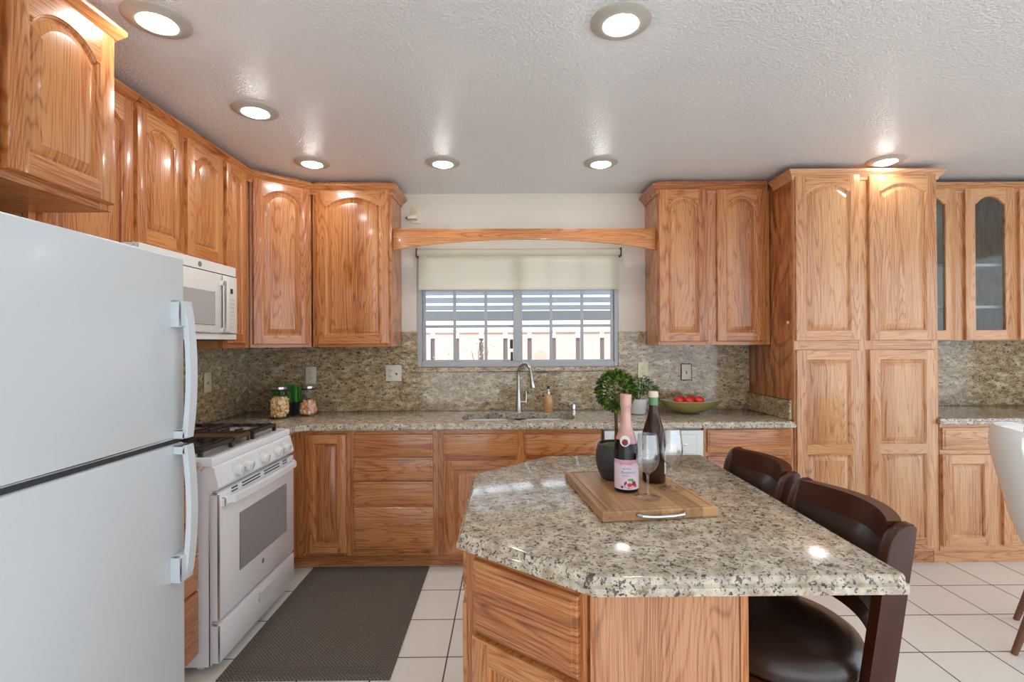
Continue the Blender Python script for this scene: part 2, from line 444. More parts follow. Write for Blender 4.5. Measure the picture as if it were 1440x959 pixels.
def loops(bm, outline, prof, mi=0, cap_lo=True, cap_hi=True):
    """a slab from a ccw XY outline; prof = (inset, z) from bottom to top"""
    rings = [[bm.verts.new((x, y, z)) for x, y in (offset_poly(outline, d) if d else outline)] for d, z in prof]
    n = len(outline)
    for a, b in zip(rings, rings[1:]):
        for k in range(n):
            f = bm.faces.new((a[k], a[(k+1) % n], b[(k+1) % n], b[k])); f.material_index = mi
    if cap_lo: bm.faces.new(rings[0][::-1]).material_index = mi
    if cap_hi: bm.faces.new(rings[-1]).material_index = mi
    return rings

def rrect(x0, x1, y0, y1, r_, seg=6):
    out = []
    for cx, cy, a0 in ((x1-r_, y0+r_, -90), (x1-r_, y1-r_, 0), (x0+r_, y1-r_, 90), (x0+r_, y0+r_, 180)):
        for k in range(seg+1):
            a = R(a0 + 90*k/seg); out.append((cx+r_*math.cos(a), cy+r_*math.sin(a)))
    return out

def prism_xz(bm, outline, y0, y1, mi=0, bev=0):
    """outline in XZ, extruded along Y"""
    a = [bm.verts.new((x, y0, z)) for x, z in outline]; b = [bm.verts.new((x, y1, z)) for x, z in outline]
    n = len(outline); fs = [bm.faces.new(a), bm.faces.new(b[::-1])]
    for k in range(n): fs.append(bm.faces.new((a[k], b[k], b[(k+1) % n], a[(k+1) % n])))
    for f in fs: f.material_index = mi
    if bev:
        es = list({e for f in fs[:2] for e in f.edges})
        bmesh.ops.bevel(bm, geom=es, offset=bev, segments=2, affect='EDGES', profile=.5)
    return bm

# ------------------------------------------------------------------ cabinet pieces (local frame: x right, -y out of the face, z up)
def panel_outline(x0, x1, z0, z1, arch, shoulder):
    """ccw seen from the front (x right, z up); flat shoulders then a rising arc"""
    pts = [(x0, z0), (x1, z0)]
    if arch <= 0: return pts + [(x1, z1), (x0, z1)]
    zs = z1-arch; pts.append((x1, zs)); a, b = x1-shoulder, x0+shoulder; N = 14
    hw = (a-b)/2; rad = (hw*hw+arch*arch)/(2*arch); cx = (a+b)/2; cz = z1-rad; th = math.asin(min(1, hw/rad))
    for k in range(N+1):
        t = th - 2*th*k/N
        pts.append((cx+rad*math.sin(t), cz+rad*math.cos(t)))
    pts.append((x0, zs))
    return pts

def door_mesh(w_, h, arch=0, stile=.055, top=None, bottom=None, splits=None, open_panel=False, t=.02, shoulder=.014):
    """raised-panel door; slot 0 upright grain, slot 1 level grain. origin at the lower left corner, back at y=0"""
    bm = BM(); top = top or stile; bottom = bottom or stile
    e = .005
    def V(x, y, z): return bm.verts.new((x, y, z))
    # rim: back edge, front edge, inset front
    ol = [(0, 0), (w_, 0), (w_, h), (0, h)]
    il = [(e, e), (w_-e, e), (w_-e, h-e), (e, h-e)]
    A = [V(x, 0, z) for x, z in ol]; B = [V(x, -t+e, z) for x, z in ol]; Bm = [V(x + (1 if x == 0 else -1)*.0015, -t+.0015, z + (1 if z == 0 else -1)*.0015) for x, z in ol]; D = [V(x, -t, z) for x, z in il]
    for P, Q in ((A, B), (B, Bm), (Bm, D)):
        for k in range(4): bm.faces.new((P[k], P[(k+1) % 4], Q[(k+1) % 4], Q[k])).material_index = 1 if k in (0, 2) and P is not A else 0
    if not open_panel: bm.faces.new(A[::-1])
    # openings
    if splits: zz = [bottom] + [z for s in splits for z in (s-.5*stile, s+.5*stile)] + [h-top]
    else: zz = [bottom, h-top]
    opens = [(zz[i], zz[i+1]) for i in range(0, len(zz), 2)]
    xi0, xi1 = stile, w_-stile
    outs = [panel_outline(xi0, xi1, a, b, arch if i == len(opens)-1 else 0, shoulder) for i, (a, b) in enumerate(opens)]
    # stiles
    lz, rz = [], []
    for o in outs:
        zb = o[0][1]; zt = o[-1][1]; lz += [zb, zt]; rz += [zb, o[2][1]]
    bm.faces.new([V(e, -t, e), V(xi0, -t, e)] + [V(xi0, -t, z) for z in lz] + [V(xi0, -t, h-e), V(e, -t, h-e)])
    bm.faces.new([V(xi1, -t, e), V(w_-e, -t, e), V(w_-e, -t, h-e), V(xi1, -t, h-e)] + [V(xi1, -t, z) for z in rz[::-1]])
    # rails
    def quad(*q):
        f = bm.faces.new([V(x, -t, z) for x, z in q]); f.material_index = 1
    quad((xi0, e), (xi1, e), (xi1, opens[0][0]), (xi0, opens[0][0]))
    for i in range(len(opens)-1): quad((xi0, opens[i][1]), (xi1, opens[i][1]), (xi1, opens[i+1][0]), (xi0, opens[i+1][0]))
    o = outs[-1]; ar = o[2:]
    for p, q in zip(ar, ar[1:]):
        if abs(p[0]-q[0]) > 1e-6: quad(q, p, (p[0], h-e), (q[0], h-e))
    # moulding and raised panel
    for o in outs:
        if open_panel: prof = [(0, -t), (.003, -t+.004), (.004, -.002), (.004, 0)]
        else: prof = [(0, -t), (.002, -t+.003), (.007, -t+.006), (.0085, -t+.011), (.014, -t+.0125), (.026, -t+.006), (.038, -t+.0025), (.041, -t+.0005), (.044, -t+.0002)]
        rings = [[V(x, y, z) for x, z in (offset_poly(o, d) if d else o)] for d, y in prof]
        n = len(o)
        for P, Q in zip(rings, rings[1:]):
            for k in range(n):
                f = bm.faces.new((P[k], P[(k+1) % n], Q[(k+1) % n], Q[k]))
        if not open_panel: bm.faces.new(rings[-1])
    bmesh.ops.remove_doubles(bm, verts=bm.verts, dist=1e-5)
    return bm

def drawer_mesh(w_, h, t=.02):
    bm = BM()
    prof = [(0, 0), (0, -t+.009), (.003, -t+.006), (.012, -t+.0045), (.014, -t+.001), (.018, -t), ]
    ol = [(0, 0), (w_, 0), (w_, h), (0, h)]
    rings = [[bm.verts.new((x, y, z)) for x, z in (offset_poly(ol, d) if d else ol)] for d, y in prof]
    for P, Q in zip(rings, rings[1:]):
        for k in range(4): bm.faces.new((P[k], P[(k+1) % 4], Q[(k+1) % 4], Q[k]))
    bm.faces.new(rings[-1]); bm.faces.new(rings[0][::-1])
    return bm

def add_doors(root, doors, mv=None, mh=None, y=0):
    for d in doors:
        kw = dict(d.get('kw', {}))
        obj('door', door_mesh(d['w'], d['h'], **kw), [mv or oak_v, mh or oak_h], root, (d['x'], y, d['z']), smooth=25)

def add_drawers(root, drs, mh=None, y=0):
    for x, z, w_, h in drs:
        obj('drawer_front', drawer_mesh(w_, h), mh or oak_h, root, (x, y, z), smooth=25)

def face_frame(root, w_, z0, z1, stiles, rails, mv=None, mh=None, t=.019):
    """stiles = (x0,x1) spans, rails = (x0,x1,z0,z1) spans"""
    bm = BM()
    for a, b in stiles: box(bm, a, b, 0, t, z0, z1, 0, .0012)
    for a, b, c, d in rails: box(bm, a, b, .0006, t, c, d, 1)
    obj('face_frame', bm, [mv or oak_v, mh or oak_h], root)

def carcass(root, w_, d, z0, z1, mv=None, t=.019, toe=0, toe_in=.06):
    bm = BM()
    box(bm, 0, w_, t, d, z0+toe, z1, 0, .001)
    obj('cabinet_body', bm, mv or oak_v, root)
    if toe:
        b2 = BM(); box(b2, 0, w_, toe_in, d-.02, z0, z0+toe, 0)
        obj('toe_kick', b2, oak_h if (mv or oak_v) is oak_v else lit_h, root)

CROWN = [(0, 0), (.007, 0), (.010, .012), (.016, .020), (.030, .034), (.040, .044), (.045, .050), (.045, .062), (0, .062)]
def crown_path(bm, pts, z, mi=0, scale=1.0):
    """sweep the crown profile along an XY path; the moulding projects to the right of travel"""
    P = [Vector(p) for p in pts]; n = len(P); rings = []
    for i in range(n):
        e1 = (P[i]-P[i-1]).normalized() if i else None
        e2 = (P[i+1]-P[i]).normalized() if i < n-1 else None
        n1 = Vector((e1.y, -e1.x)) if e1 else None; n2 = Vector((e2.y, -e2.x)) if e2 else None
        if n1 is None: o = n2
        elif n2 is None: o = n1
        else:
            o = (n1+n2).normalized(); o = o/max(.3, o.dot(n1))
        rings.append([bm.verts.new((P[i].x+o.x*d*scale, P[i].y+o.y*d*scale, z+h)) for d, h in CROWN])
    m_ = len(CROWN)
    for a, b in zip(rings, rings[1:]):
        for k in range(m_): bm.faces.new((a[k], a[(k+1) % m_], b[(k+1) % m_], b[k])).material_index = mi
    bm.faces.new(rings[0][::-1]); bm.faces.new(rings[-1])

# ================================================================== ROOM
YB, XL, H = 3.741, -1.941, 2.528
XR, YF = 4.75, -3.4
ZC, ZU, UD = 2.490, 1.392, .32            # crown top, upper cabinet bottom, upper depth
def structure(name, bm, mat): return tag(obj(name, bm, mat), kind='structure')
b = BM(); box(b, XL-.15, XR+.15, YF, YB+.15, -.12, 0); structure('floor', b, m_floor)
b = BM(); box(b, XL-.15, XR+.15, YF, YB+.15, H, H+.15); structure('ceiling', b, m_ceil)
b = BM(); box(b, XL-.15, XL, YF, YB+.15, 0, H); structure('wall_left', b, m_wall)
WX0, WX1, WZ0, WZ1 = -.672, .818, 1.235, 2.115
b = BM()
box(b, XL, WX0, YB, YB+.15, 0, H); box(b, WX1, XR+.15, YB, YB+.15, 0, H)
box(b, WX0, WX1, YB, YB+.15, 0, WZ0); box(b, WX0, WX1, YB, YB+.15, WZ1, H)
structure('wall_back', b, m_wall)
b = BM(); box(b, XR, XR+.15, 2.3, YB, 0, H); box(b, XR, XR+.15, YF, 2.3, 2.25, H); structure('wall_right', b, m_wall)

# window
win = thing('window_1', 'grey aluminium sliding window with divided panes above the sink', 'window', (0, YB, 0)); win['kind'] = 'structure'
b = BM()
fy0, fy1 = -.006, .075
x0, x1, z0, z1 = WX0-.006, WX1+.006, WZ0, WZ1
box(b, x0, x0+.034, fy0, fy1, z0, z1, 0, .002); box(b, x1-.034, x1, fy0, fy1, z0, z1, 0, .002)
box(b, x0+.034, x1-.034, fy0, fy1, z0, z0+.040, 0, .002); box(b, x0+.034, x1-.034, fy0, fy1, z1-.03, z1, 0, .002)
obj('window_frame', b, m_alu, win)
def sash(xa, xb, ya, name='sash'):
    b = BM(); za, zb = WZ0+.042, WZ1-.032; s = .018
    box(b, xa, xa+s, ya, ya+.024, za, zb); box(b, xb-s, xb, ya, ya+.024, za, zb)
    box(b, xa+s, xb-s, ya, ya+.024, za, za+.010); box(b, xa+s, xb-s, ya, ya+.024, zb-s, zb)
    w3 = (xb-xa)/3
    for k in (1, 2): box(b, xa+w3*k-.011, xa+w3*k+.011, ya+.004, ya+.02, za+.01, zb-s)
    for zz in (1.540, 1.822): box(b, xa+s, xb-s, ya+.005, ya+.019, zz-.011, zz+.011)
    so = obj(name, b, m_alu, win)
    p = BM(); box(p, xa+s, xb-s, ya+.010, ya+.014, za+.01, zb-s); obj('pane', p, m_pane, so)
    return so
s1 = sash(WX0+.032, .066, .040)
b = BM(); box(b, .036, .092, .0085, .036, WZ0+.041, WZ1-.031, 0, .002); obj('meeting_stile', b, m_alu, win)
s2 = sash(.088, WX1-.032, .010)
b = BM(); box(b, .012, .034, .012, .038, 1.37, 1.44, 0, .003); box(b, .016, .034, .012, .038, 1.28, 1.345, 0, .003)
obj('latch', b, m_ink, win)
b = BM(); box(b, -.725, .880, YB-.034, YB+.002, 1.200, 1.2345, 0, .004, 2); structure('trim_1', b, gran_wall)

# exterior
b = BM(); box(b, -12, 14, -14, 16, -.3, -.13); structure('ground', b, m_ground)
fy = 5.9
t = thing('garden_fence', 'reddish wooden board fence standing outside the window', 'fence', (0, fy, -.13))
b = BM(); x = -4.0; k = 0
while x < 4.6:
    box(b, x, x+.235, 0, .022, .05, 1.66, 0, .002); x += .285
obj('fence_board', b, m_fence, t)
b = BM(); box(b, -4, 4.6, .022, .06, .3, .39); box(b, -4, 4.6, .022, .06, .85, .94); obj('rail', b, m_fence, t)
b = BM(); box(b, -4, 4.6, -.02, .08, 1.66, 1.70, 0, .003); obj('cap_rail', b, m_fence, t)
b = BM(); box(b, -4, 4.6, .062, .075, .02, 1.6); obj('gap_boards', b, m_fence_dark, t)
t = thing('slatted_awning', 'grey slatted awning hanging outside above the window', 'awning', (0, YB+.75, 0))
b = BM()
box(b, -1.4, 1.55, 0, .03, 1.612, 1.700, 0, .002); obj('fascia', b, m_slat_grey, t)
for zc_, h_ in ((1.729, .044), (1.796, .052), (1.869, .058), (1.945, .056), (2.02, .056), (2.09, .056)):
    b = BM(); box(b, -1.4, 1.55, -.005, .012, zc_-h_/2, zc_+h_/2, 0, .002); obj('slat', b, m_slat, t)
for xx in (-1.4, 1.51):
    b = BM(); box(b, xx, xx+.04, .031, .07, -.13, 2.13); obj('post', b, m_slat_grey, t)
def twig_bush(x, y, z0, hh, n, name, label):
    b = BM()
    for k in range(n):
        a = random.uniform(0, 2*PI); rr = random.uniform(0, .16)*1.0; zz = z0 + hh*random.uniform(.25, 1)
        leaf(b, Vector((rr*math.cos(a), rr*math.sin(a), zz)), Vector((math.cos(a), math.sin(a), random.uniform(.2, 1))), .05, .024)
    root = thing(name, label, 'bush', (x, y, -.13))
    obj('foliage', b, m_leaf_out, root, smooth=0)
    b = BM(); 
    for k in range(4):
        a = k*PI/2+.3; tube(b, [(0, 0, 0), (.03*math.cos(a), .03*math.sin(a), z0+hh*.4), (.09*math.cos(a), .09*math.sin(a), z0+hh*.85)], [.008, .006, .003], 6)
    obj('stem', b, m_bark, root)
def leaf(bm, p, d, L, W, fold=.25, mi=0):
    d = d.normalized(); s = d.cross(Vector((random.uniform(-.4, .4), random.uniform(-.4, .4), 1)))
    if s.length < 1e-3: s = Vector((1, 0, 0))
    s.normalize(); nrm = s.cross(d)
    a = bm.verts.new(p); m1 = bm.verts.new(p+d*L*.55); e = bm.verts.new(p+d*L-nrm*L*.06)
    l1 = bm.verts.new(p+d*L*.5+s*W*.5+nrm*W*fold); r1 = bm.verts.new(p+d*L*.5-s*W*.5+nrm*W*fold)
    for f in ((a, m1, l1), (m1, e, l1), (a, r1, m1), (m1, r1, e)): bm.faces.new(f).material_index = mi
twig_bush(-.62, 5.3, .9, .55, 60, 'garden_bush', 'pale leafy twigs outside the left window pane, low in its corner')
twig_bush(-.30, 5.3, .9, .66, 90, 'garden_bush', 'taller pale leafy bush outside the window, second pane from the left')

# ================================================================== CEILING LIGHTS
def lamp(x, y, label):
    t = thing('recessed_light', label, 'ceiling light', (x, y, H), 0, 'recessed ceiling lights')
    return t
lamp_spots = [(-1.196, 1.722, 'recessed ceiling light near the tall cabinet above the refrigerator, left side'),
              (-1.197, 2.390, 'recessed ceiling light in front of the cabinet doors over the microwave'),
              (-1.198, 3.082, 'recessed ceiling light in front of the diagonal corner cabinet'),
              (-.397, 3.088, 'recessed ceiling light above the left half of the window'),
              (.579, 3.096, 'recessed ceiling light above the right half of the window'),
              (2.334, 3.070, 'recessed ceiling light just in front of the tall pantry cabinet'),
              (.396, 1.732, 'large looking recessed ceiling light over the island, top centre of photo')]
L0 = lamp(*lamp_spots[0])
b = BM(); lathe(b, [(.1045, 0), (.1042, -.004), (.100, -.007), (.070, -.0145), (.062, -.0150), (.057, -.010), (.0562, -.002)], 48, cap_lo=False, cap_hi=False)
obj('trim_ring', b, m_trim, L0)
b = BM(); lathe(b, [(.0555, -.0015), (.054, -.0105), (.049, -.0185), (.034, -.0250), (.001, -.0265)], 40, cap_lo=True)
obj('lens', b, m_bulb, L0)
for s in lamp_spots[1:]: dup(L0, (s[0], s[1], H), 0, s[2])

# ================================================================== UPPER CABINETS
G_UP = None
# above the refrigerator (faces +x)
def left_root(name, label, y0, x_face, z=0): return thing(name, label, 'cabinet', (x_face, y0, z), R(90))
t = left_root('wall_cabinet', 'deep oak cabinet with arched doors hung above the white refrigerator', .90, -1.34)
Wd = .80
carcass(t, Wd, .595, 1.862, 2.522)
face_frame(t, Wd, 1.862, 2.45, [(0, .045), (.38, .42), (Wd-.045, Wd)], [(.045, .38, 1.862, 1.90), (.42, Wd-.045, 1.862, 1.90), (.045, .38, 2.42, 2.45), (.42, Wd-.045, 2.42, 2.45)])
add_doors(t, [dict(x=.012, z=1.885, w=.385, h=.56, kw=dict(arch=.055, stile=.06)), dict(x=.433, z=1.885, w=.362, h=.56, kw=dict(arch=.055, stile=.06))])
b = BM(); crown_path(b, [(-.02, 0), (Wd, 0), (Wd, .59)], ZC-.062, 0, .75); obj('crown_molding', b, oak_h, t)
# narrow tall one between fridge and microwave
t = left_root('wall_cabinet', 'oak cabinet half hidden behind the refrigerator, left of the microwave', 1.703, -1.621)
carcass(t, .458, UD-.002, ZU, 2.522); face_frame(t, .458, ZU, 2.45, [(0, .05), (.41, .458)], [(.05, .41, ZU, ZU+.04), (.05, .41, 2.42, 2.45)])
add_doors(t, [dict(x=.03, z=1.417, w=.424, h=1.04, kw=dict(arch=.05))])
b = BM(); crown_path(b, [(0, 0), (.458, 0)], ZC-.062); obj('crown_molding', b, oak_h, t)
# over the microwave
t = left_root('wall_cabinet', 'short oak cabinet with two arched doors directly over the white microwave', 2.164, -1.621)
Wd = .69
carcass(t, Wd, UD-.002, 1.852, 2.522); face_frame(t, Wd, 1.852, 2.45, [(0, .03), (.325, .36), (Wd-.03, Wd)], [(.03, .325, 1.852, 1.885), (.36, Wd-.03, 1.852, 1.885), (.03, .325, 2.42, 2.45), (.36, Wd-.03, 2.42, 2.45)])
add_doors(t, [dict(x=.015, z=1.864, w=.312, h=.60, kw=dict(arch=.045, stile=.058)), dict(x=.356, z=1.864, w=.316, h=.60, kw=dict(arch=.045, stile=.058))])
b = BM(); crown_path(b, [(0, 0), (Wd, 0)], ZC-.062); obj('crown_molding', b, oak_h, t)
# narrow tall right of microwave
t = left_root('wall_cabinet', 'narrow full height oak wall cabinet between the microwave and the corner', 2.855, -1.621)
Wd = .276
carcass(t, Wd, UD-.002, ZU, 2.522); face_frame(t, Wd, ZU, 2.45, [(0, .03), (Wd-.05, Wd)], [(.03, Wd-.05, ZU, ZU+.04), (.03, Wd-.05, 2.42, 2.45)])
add_doors(t, [dict(x=.014, z=1.417, w=.218, h=1.046, kw=dict(arch=.035, stile=.055, shoulder=.008))])
b = BM(); crown_path(b, [(0, 0), (Wd, 0)], ZC-.062); obj('crown_molding', b, oak_h, t)
# diagonal corner cabinet
A = Vector((-1.621, YB-.608)); B_ = Vector((XL+.612, YB-UD))
t = thing('corner_cabinet', 'diagonal oak corner cabinet with one tall arched door', 'cabinet', (A.x, A.y, 0), math.atan2(B_.y-A.y, B_.x-A.x))
Wd = (B_-A).length
th = math.atan2(B_.y-A.y, B_.x-A.x)
def loc2(x, y):
    dx, dy = x-A.x, y-A.y; return (dx*math.cos(th)+dy*math.sin(th), -dx*math.sin(th)+dy*math.cos(th))
b = BM()
ol = [(.002, .019), (Wd-.002, .019)] + [loc2(*p) for p in ((B_.x-.001, YB-.002), (XL+.002, YB-.002), (XL+.002, A.y+.002))]
loops(b, ol, [(0, ZU), (0, 2.522)]); obj('cabinet_body', b, oak_v, t)
face_frame(t, Wd, ZU, 2.45, [(.012, .05), (Wd-.05, Wd-.012)], [(.05, Wd-.05, ZU, ZU+.04), (.05, Wd-.05, 2.42, 2.45)])
add_doors(t, [dict(x=.027, z=1.412, w=Wd-.056, h=1.052, kw=dict(arch=.05, stile=.058))], lit_v if False else oak_v)
b = BM(); crown_path(b, [(-.001, 0), (Wd+.001, 0)], ZC-.062); obj('crown_molding', b, oak_h, t)
# back left
x0 = B_.x; Wd = -.794-x0
t = thing('wall_cabinet', 'oak wall cabinet with one wide arched door at the left of the window', 'cabinet', (x0, YB-UD, 0))
carcass(t, Wd, UD-.002, ZU, 2.522); face_frame(t, Wd, ZU, 2.45, [(0, .045), (Wd-.04, Wd)], [(.045, Wd-.04, ZU, ZU+.04), (.045, Wd-.04, 2.42, 2.45)])
add_doors(t, [dict(x=.032, z=1.412, w=Wd-.048, h=1.056, kw=dict(arch=.055, stile=.062))])
b = BM(); crown_path(b, [(0, 0), (Wd, 0), (Wd, UD-.003)], ZC-.062); obj('crown_molding', b, oak_h, t)
# right of the window
x0, x1 = 1.026, 1.793; Wd = x1-x0
t = thing('wall_cabinet', 'oak wall cabinet with two tall arched doors between window and pantry', 'cabinet', (x0, YB-UD, 0))
carcass(t, Wd, UD-.002, ZU, 2.522); face_frame(t, Wd, ZU, 2.45, [(0, .03), (.325, .405), (Wd-.04, Wd)], [(a, c, z, z2) for a, c in ((.03, .325), (.405, Wd-.04)) for z, z2 in ((ZU, ZU+.04), (2.42, 2.45))])
add_doors(t, [dict(x=.006, z=1.416, w=.330, h=1.05, kw=dict(arch=.05, stile=.06)), dict(x=.400, z=1.416, w=.334, h=1.052, kw=dict(arch=.05, stile=.06))])
b = BM(); crown_path(b, [(0, UD-.003), (0, 0), (Wd-.042, 0)], ZC-.062); obj('crown_molding', b, oak_h, t)

# valance
b = BM(); pts = [(-.792, 2.056)]
for k in range(25):
    u = k/24; xx = -.70 + (.905+.70)*u; pts.append((xx, 2.062 + .068*math.sin(PI*(.04+.92*u))**.75))
pts += [(1.024, 2.050), (1.024, 2.200), (-.792, 2.206)]
prism_xz(b, pts, -.0095, .0095, 0, .0015)
tag(obj('window_valance', b, oak_h, None, (0, 3.47, 0)), 'arched oak valance board spanning between the cabinets over the window', 'valance')

# pantry
x0, x1 = 1.796, 2.708; Wd = x1-x0; PY = 3.141
t = thing('pantry_cabinet', 'tall brightly lit oak pantry cabinet with four doors right of the counter', 'cabinet', (x0, PY, 0))
b = BM(); box(b, .001, Wd-.002, .019, YB-PY-.002, .09, 2.46, 0, .001); obj('cabinet_body', b, oak_v, t)
b = BM(); box(b, 0, Wd, .045, YB-PY-.02, 0, .09); obj('toe_kick', b, lit_h, t)
face_frame(t, Wd, .09, 2.45, [(0, .04), (.41, .50), (Wd-.04, Wd)], [(a, c, z, z2) for a, c in ((.04, .41), (.50, Wd-.04)) for z, z2 in ((.09, .13), (1.34, 1.435), (2.41, 2.45))], lit_v, lit_h)
PA = dict(stile=.062)
add_doors(t, [dict(x=.008, z=1.417, w=.405, h=1.048, kw=dict(arch=.05, **PA)), dict(x=.471, z=1.417, w=.420, h=1.048, kw=dict(arch=.05, **PA)),
              dict(x=.008, z=.110, w=.400, h=1.250, kw=dict(splits=[.628], **PA)), dict(x=.468, z=.110, w=.415, h=1.250, kw=dict(splits=[.628], **PA))], lit_v, lit_h)
b = BM(); crown_path(b, [(0, .225), (0, 0), (Wd, 0), (Wd, .225)], ZC-.062, 0, .8); obj('crown_molding', b, lit_h, t)
b = BM(); bmesh.ops.create_uvsphere(b, u_segments=14, v_segments=8, radius=.011, matrix=Matrix.Diagonal((.6, 1, 1, 1)))
tag(obj('stick_on_hook', b, m_white_matt, None, (1.793, 3.20, 1.535)), 'tiny white stick-on hook on the side of the tall pantry', 'hook')

# glass cabinet at right
x0 = 2.712; Wd = 1.60; GY = YB-UD
t = thing('glass_cabinet', 'brightly lit oak wall cabinet with arched glass doors and white shelves, right of the pantry', 'cabinet', (x0, GY, 0))
b = BM()
box(b, 0, .018, .019, UD-.002, ZU+.02, 2.45); box(b, Wd-.018, Wd, .019, UD-.002, ZU+.02, 2.45); box(b, .788, .806, .019, UD-.02, ZU+.038, 2.432)
box(b, .018, Wd-.018, .019, UD-.002, ZU+.02, ZU+.038); box(b, .018, Wd-.018, .019, UD-.002, 2.432, 2.45)
obj('cabinet_body', b, lit_v, t)
m_cabin = plain('grey_interior', lin(176, 170, 160), .6)
b = BM(); box(b, .019, Wd-.019, UD-.012, UD-.003, ZU+.039, 2.431); obj('back_panel', b, m_cabin, t)
for zz in (1.646, 1.938):
    for a, c in ((.019, .787), (.807, Wd-.019)):
        b = BM(); box(b, a, c, .04, UD-.013, zz-.009, zz+.009); obj('shelf', b, m_white_matt, t)
gx = [(.013, .334), (.418, .342), (.793, .342), (1.198, .342)]
face_frame(t, Wd, ZU+.02, 2.45, [(0, .03), (.33, .435), (.745, .81), (1.12, 1.215), (Wd-.06, Wd)], [(a, c, z, z2) for a, c in ((.03, .33), (.435, .745), (.81, 1.12), (1.215, Wd-.06)) for z, z2 in ((ZU+.02, ZU+.05), (2.42, 2.45))], lit_v, lit_h)
for gx0, gw in gx:
    d = obj('door', door_mesh(gw, 1.04, arch=.05, stile=.066, top=.055, open_panel=True), [lit_v, lit_h], t, (gx0, 0, 1.416), smooth=25)
    b = BM(); box(b, .062, gw-.062, -.0085, -.0055, .056, 1.04-.048); obj('glass_panel', b, m_cabglass, d)
b = BM(); crown_path(b, [(0, 0), (Wd, 0), (Wd, UD-.003)], ZC-.062); obj('crown_molding', b, lit_h, t)

# ================================================================== BASE CABINETS
TOP, TH = .915, .040
BZ = TOP-TH
BY = YB-.600
# left drawer unit between fridge and range
t = left_root('base_cabinet', 'narrow oak base cabinet of four drawers between refrigerator and range', 1.703, -1.335)
Wd = .447
carcass(t, Wd, .60, 0, BZ-.001, toe=.09); face_frame(t, Wd, .09, BZ-.001, [(0, .03), (Wd-.03, Wd)], [(.03, Wd-.03, z, z2) for z, z2 in ((.09, .115), (.36, .385), (.515, .54), (.67, .69), (.84, BZ-.001))])
add_drawers(t, [(.012, .105, Wd-.02, .262), (.012, .378, Wd-.02, .140), (.012, .530, Wd-.02, .143), (.012, .685, Wd-.02, .150)])
# corner base: blind L
t = thing('base_cabinet', 'oak corner base cabinet with a tall door beside the range', 'cabinet', (-1.335, BY, 0))
b = BM()
loops(b, [(.001, .019), (.345, .019), (.345, .598), (-.604, .598), (-.604, -.205), (-.019, -.205), (-.019, .019)], [(0, .09), (0, BZ-.001)]); obj('cabinet_body', b, oak_v, t)
b = BM(); loops(b, [(-.06, .06), (.345, .06), (.345, .58), (-.58, .58), (-.58, -.204), (-.06, -.204)], [(0, 0), (0, .09)]); obj('toe_kick', b, oak_h, t)
b = BM(); box(b, 0, .065, 0, .019, .09, BZ-.001); box(b, .305, .345, 0, .019, .09, BZ-.001); box(b, .065, .305, .0006, .019, .09, .125, 1); box(b, .065, .305, .0006, .019, .835, BZ-.001, 1)
box(b, -.019, 0, -.205, -.0, .09, BZ-.001)
obj('face_frame', b, [oak_v, oak_h], t)
add_doors(t, [dict(x=.064, z=.112, w=.259, h=.738, kw=dict(stile=.055))])
obj('door', door_mesh(.165, .738, stile=.045), [oak_v, oak_h], t, (0, -.198, .112), (0, 0, R(90)), smooth=25)
# drawer stack
x0 = -.989; Wd = .546
t = thing('base_cabinet', 'oak base cabinet with a stack of four wide drawers left of the sink', 'cabinet', (x0, BY, 0))
carcass(t, Wd, .598, 0, BZ-.001, toe=.09); face_frame(t, Wd, .09, BZ-.001, [(0, .035), (Wd-.035, Wd)], [(.035, Wd-.035, z, z2) for z, z2 in ((.09, .115), (.385, .42), (.55, .57), (.70, .72), (.84, BZ-.001))])
add_drawers(t, [(.021, .106, .495, .288), (.021, .413, .495, .140), (.021, .562, .495, .142), (.021, .713, .495, .134)])
# sink base
x0 = -.443; Wd = 1.028
t = thing('base_cabinet', 'oak sink base cabinet with two false drawer fronts over two doors', 'cabinet', (x0, BY, 0))
b = BM(); box(b, 0, .018, .019, .598, .09, BZ-.001); box(b, Wd-.018, Wd, .019, .598, .09, BZ-.001); box(b, .018, Wd-.018, .019, .598, .09, .108); box(b, .018, Wd-.018, .58, .598, .108, BZ-.1); box(b, .018, Wd-.018, .0195, .03, .108, BZ-.001)
obj('cabinet_body', b, oak_v, t)
b = BM(); box(b, 0, Wd, .06, .58, 0, .09); obj('toe_kick', b, oak_h, t)
face_frame(t, Wd, .09, BZ-.001, [(0, .045), (.485, .55), (Wd-.03, Wd)], [(a, c, z, z2) for a, c in ((.045, .485), (.55, Wd-.03)) for z, z2 in ((.09, .12), (.68, .73), (.835, BZ-.001))])
add_drawers(t, [(.033, .710, .460, .137), (.541, .710, .478, .137)])
add_doors(t, [dict(x=.033, z=.108, w=.460, h=.576), dict(x=.541, z=.108, w=.478, h=.576)])
# right drawer base
x0 = 1.222; Wd = .570
t = thing('base_cabinet', 'oak base cabinet of drawers between the dishwasher and the pantry', 'cabinet', (x0, BY, 0))
carcass(t, Wd, .598, 0, BZ-.001, toe=.09); face_frame(t, Wd, .09, BZ-.001, [(0, .03), (Wd-.035, Wd)], [(.03, Wd-.035, z, z2) for z, z2 in ((.09, .115), (.40, .425), (.69, .73), (.855, BZ-.001))])
add_drawers(t, [(.02, .722, .522, .142), (.02, .412, .522, .285), (.02, .106, .522, .290)])
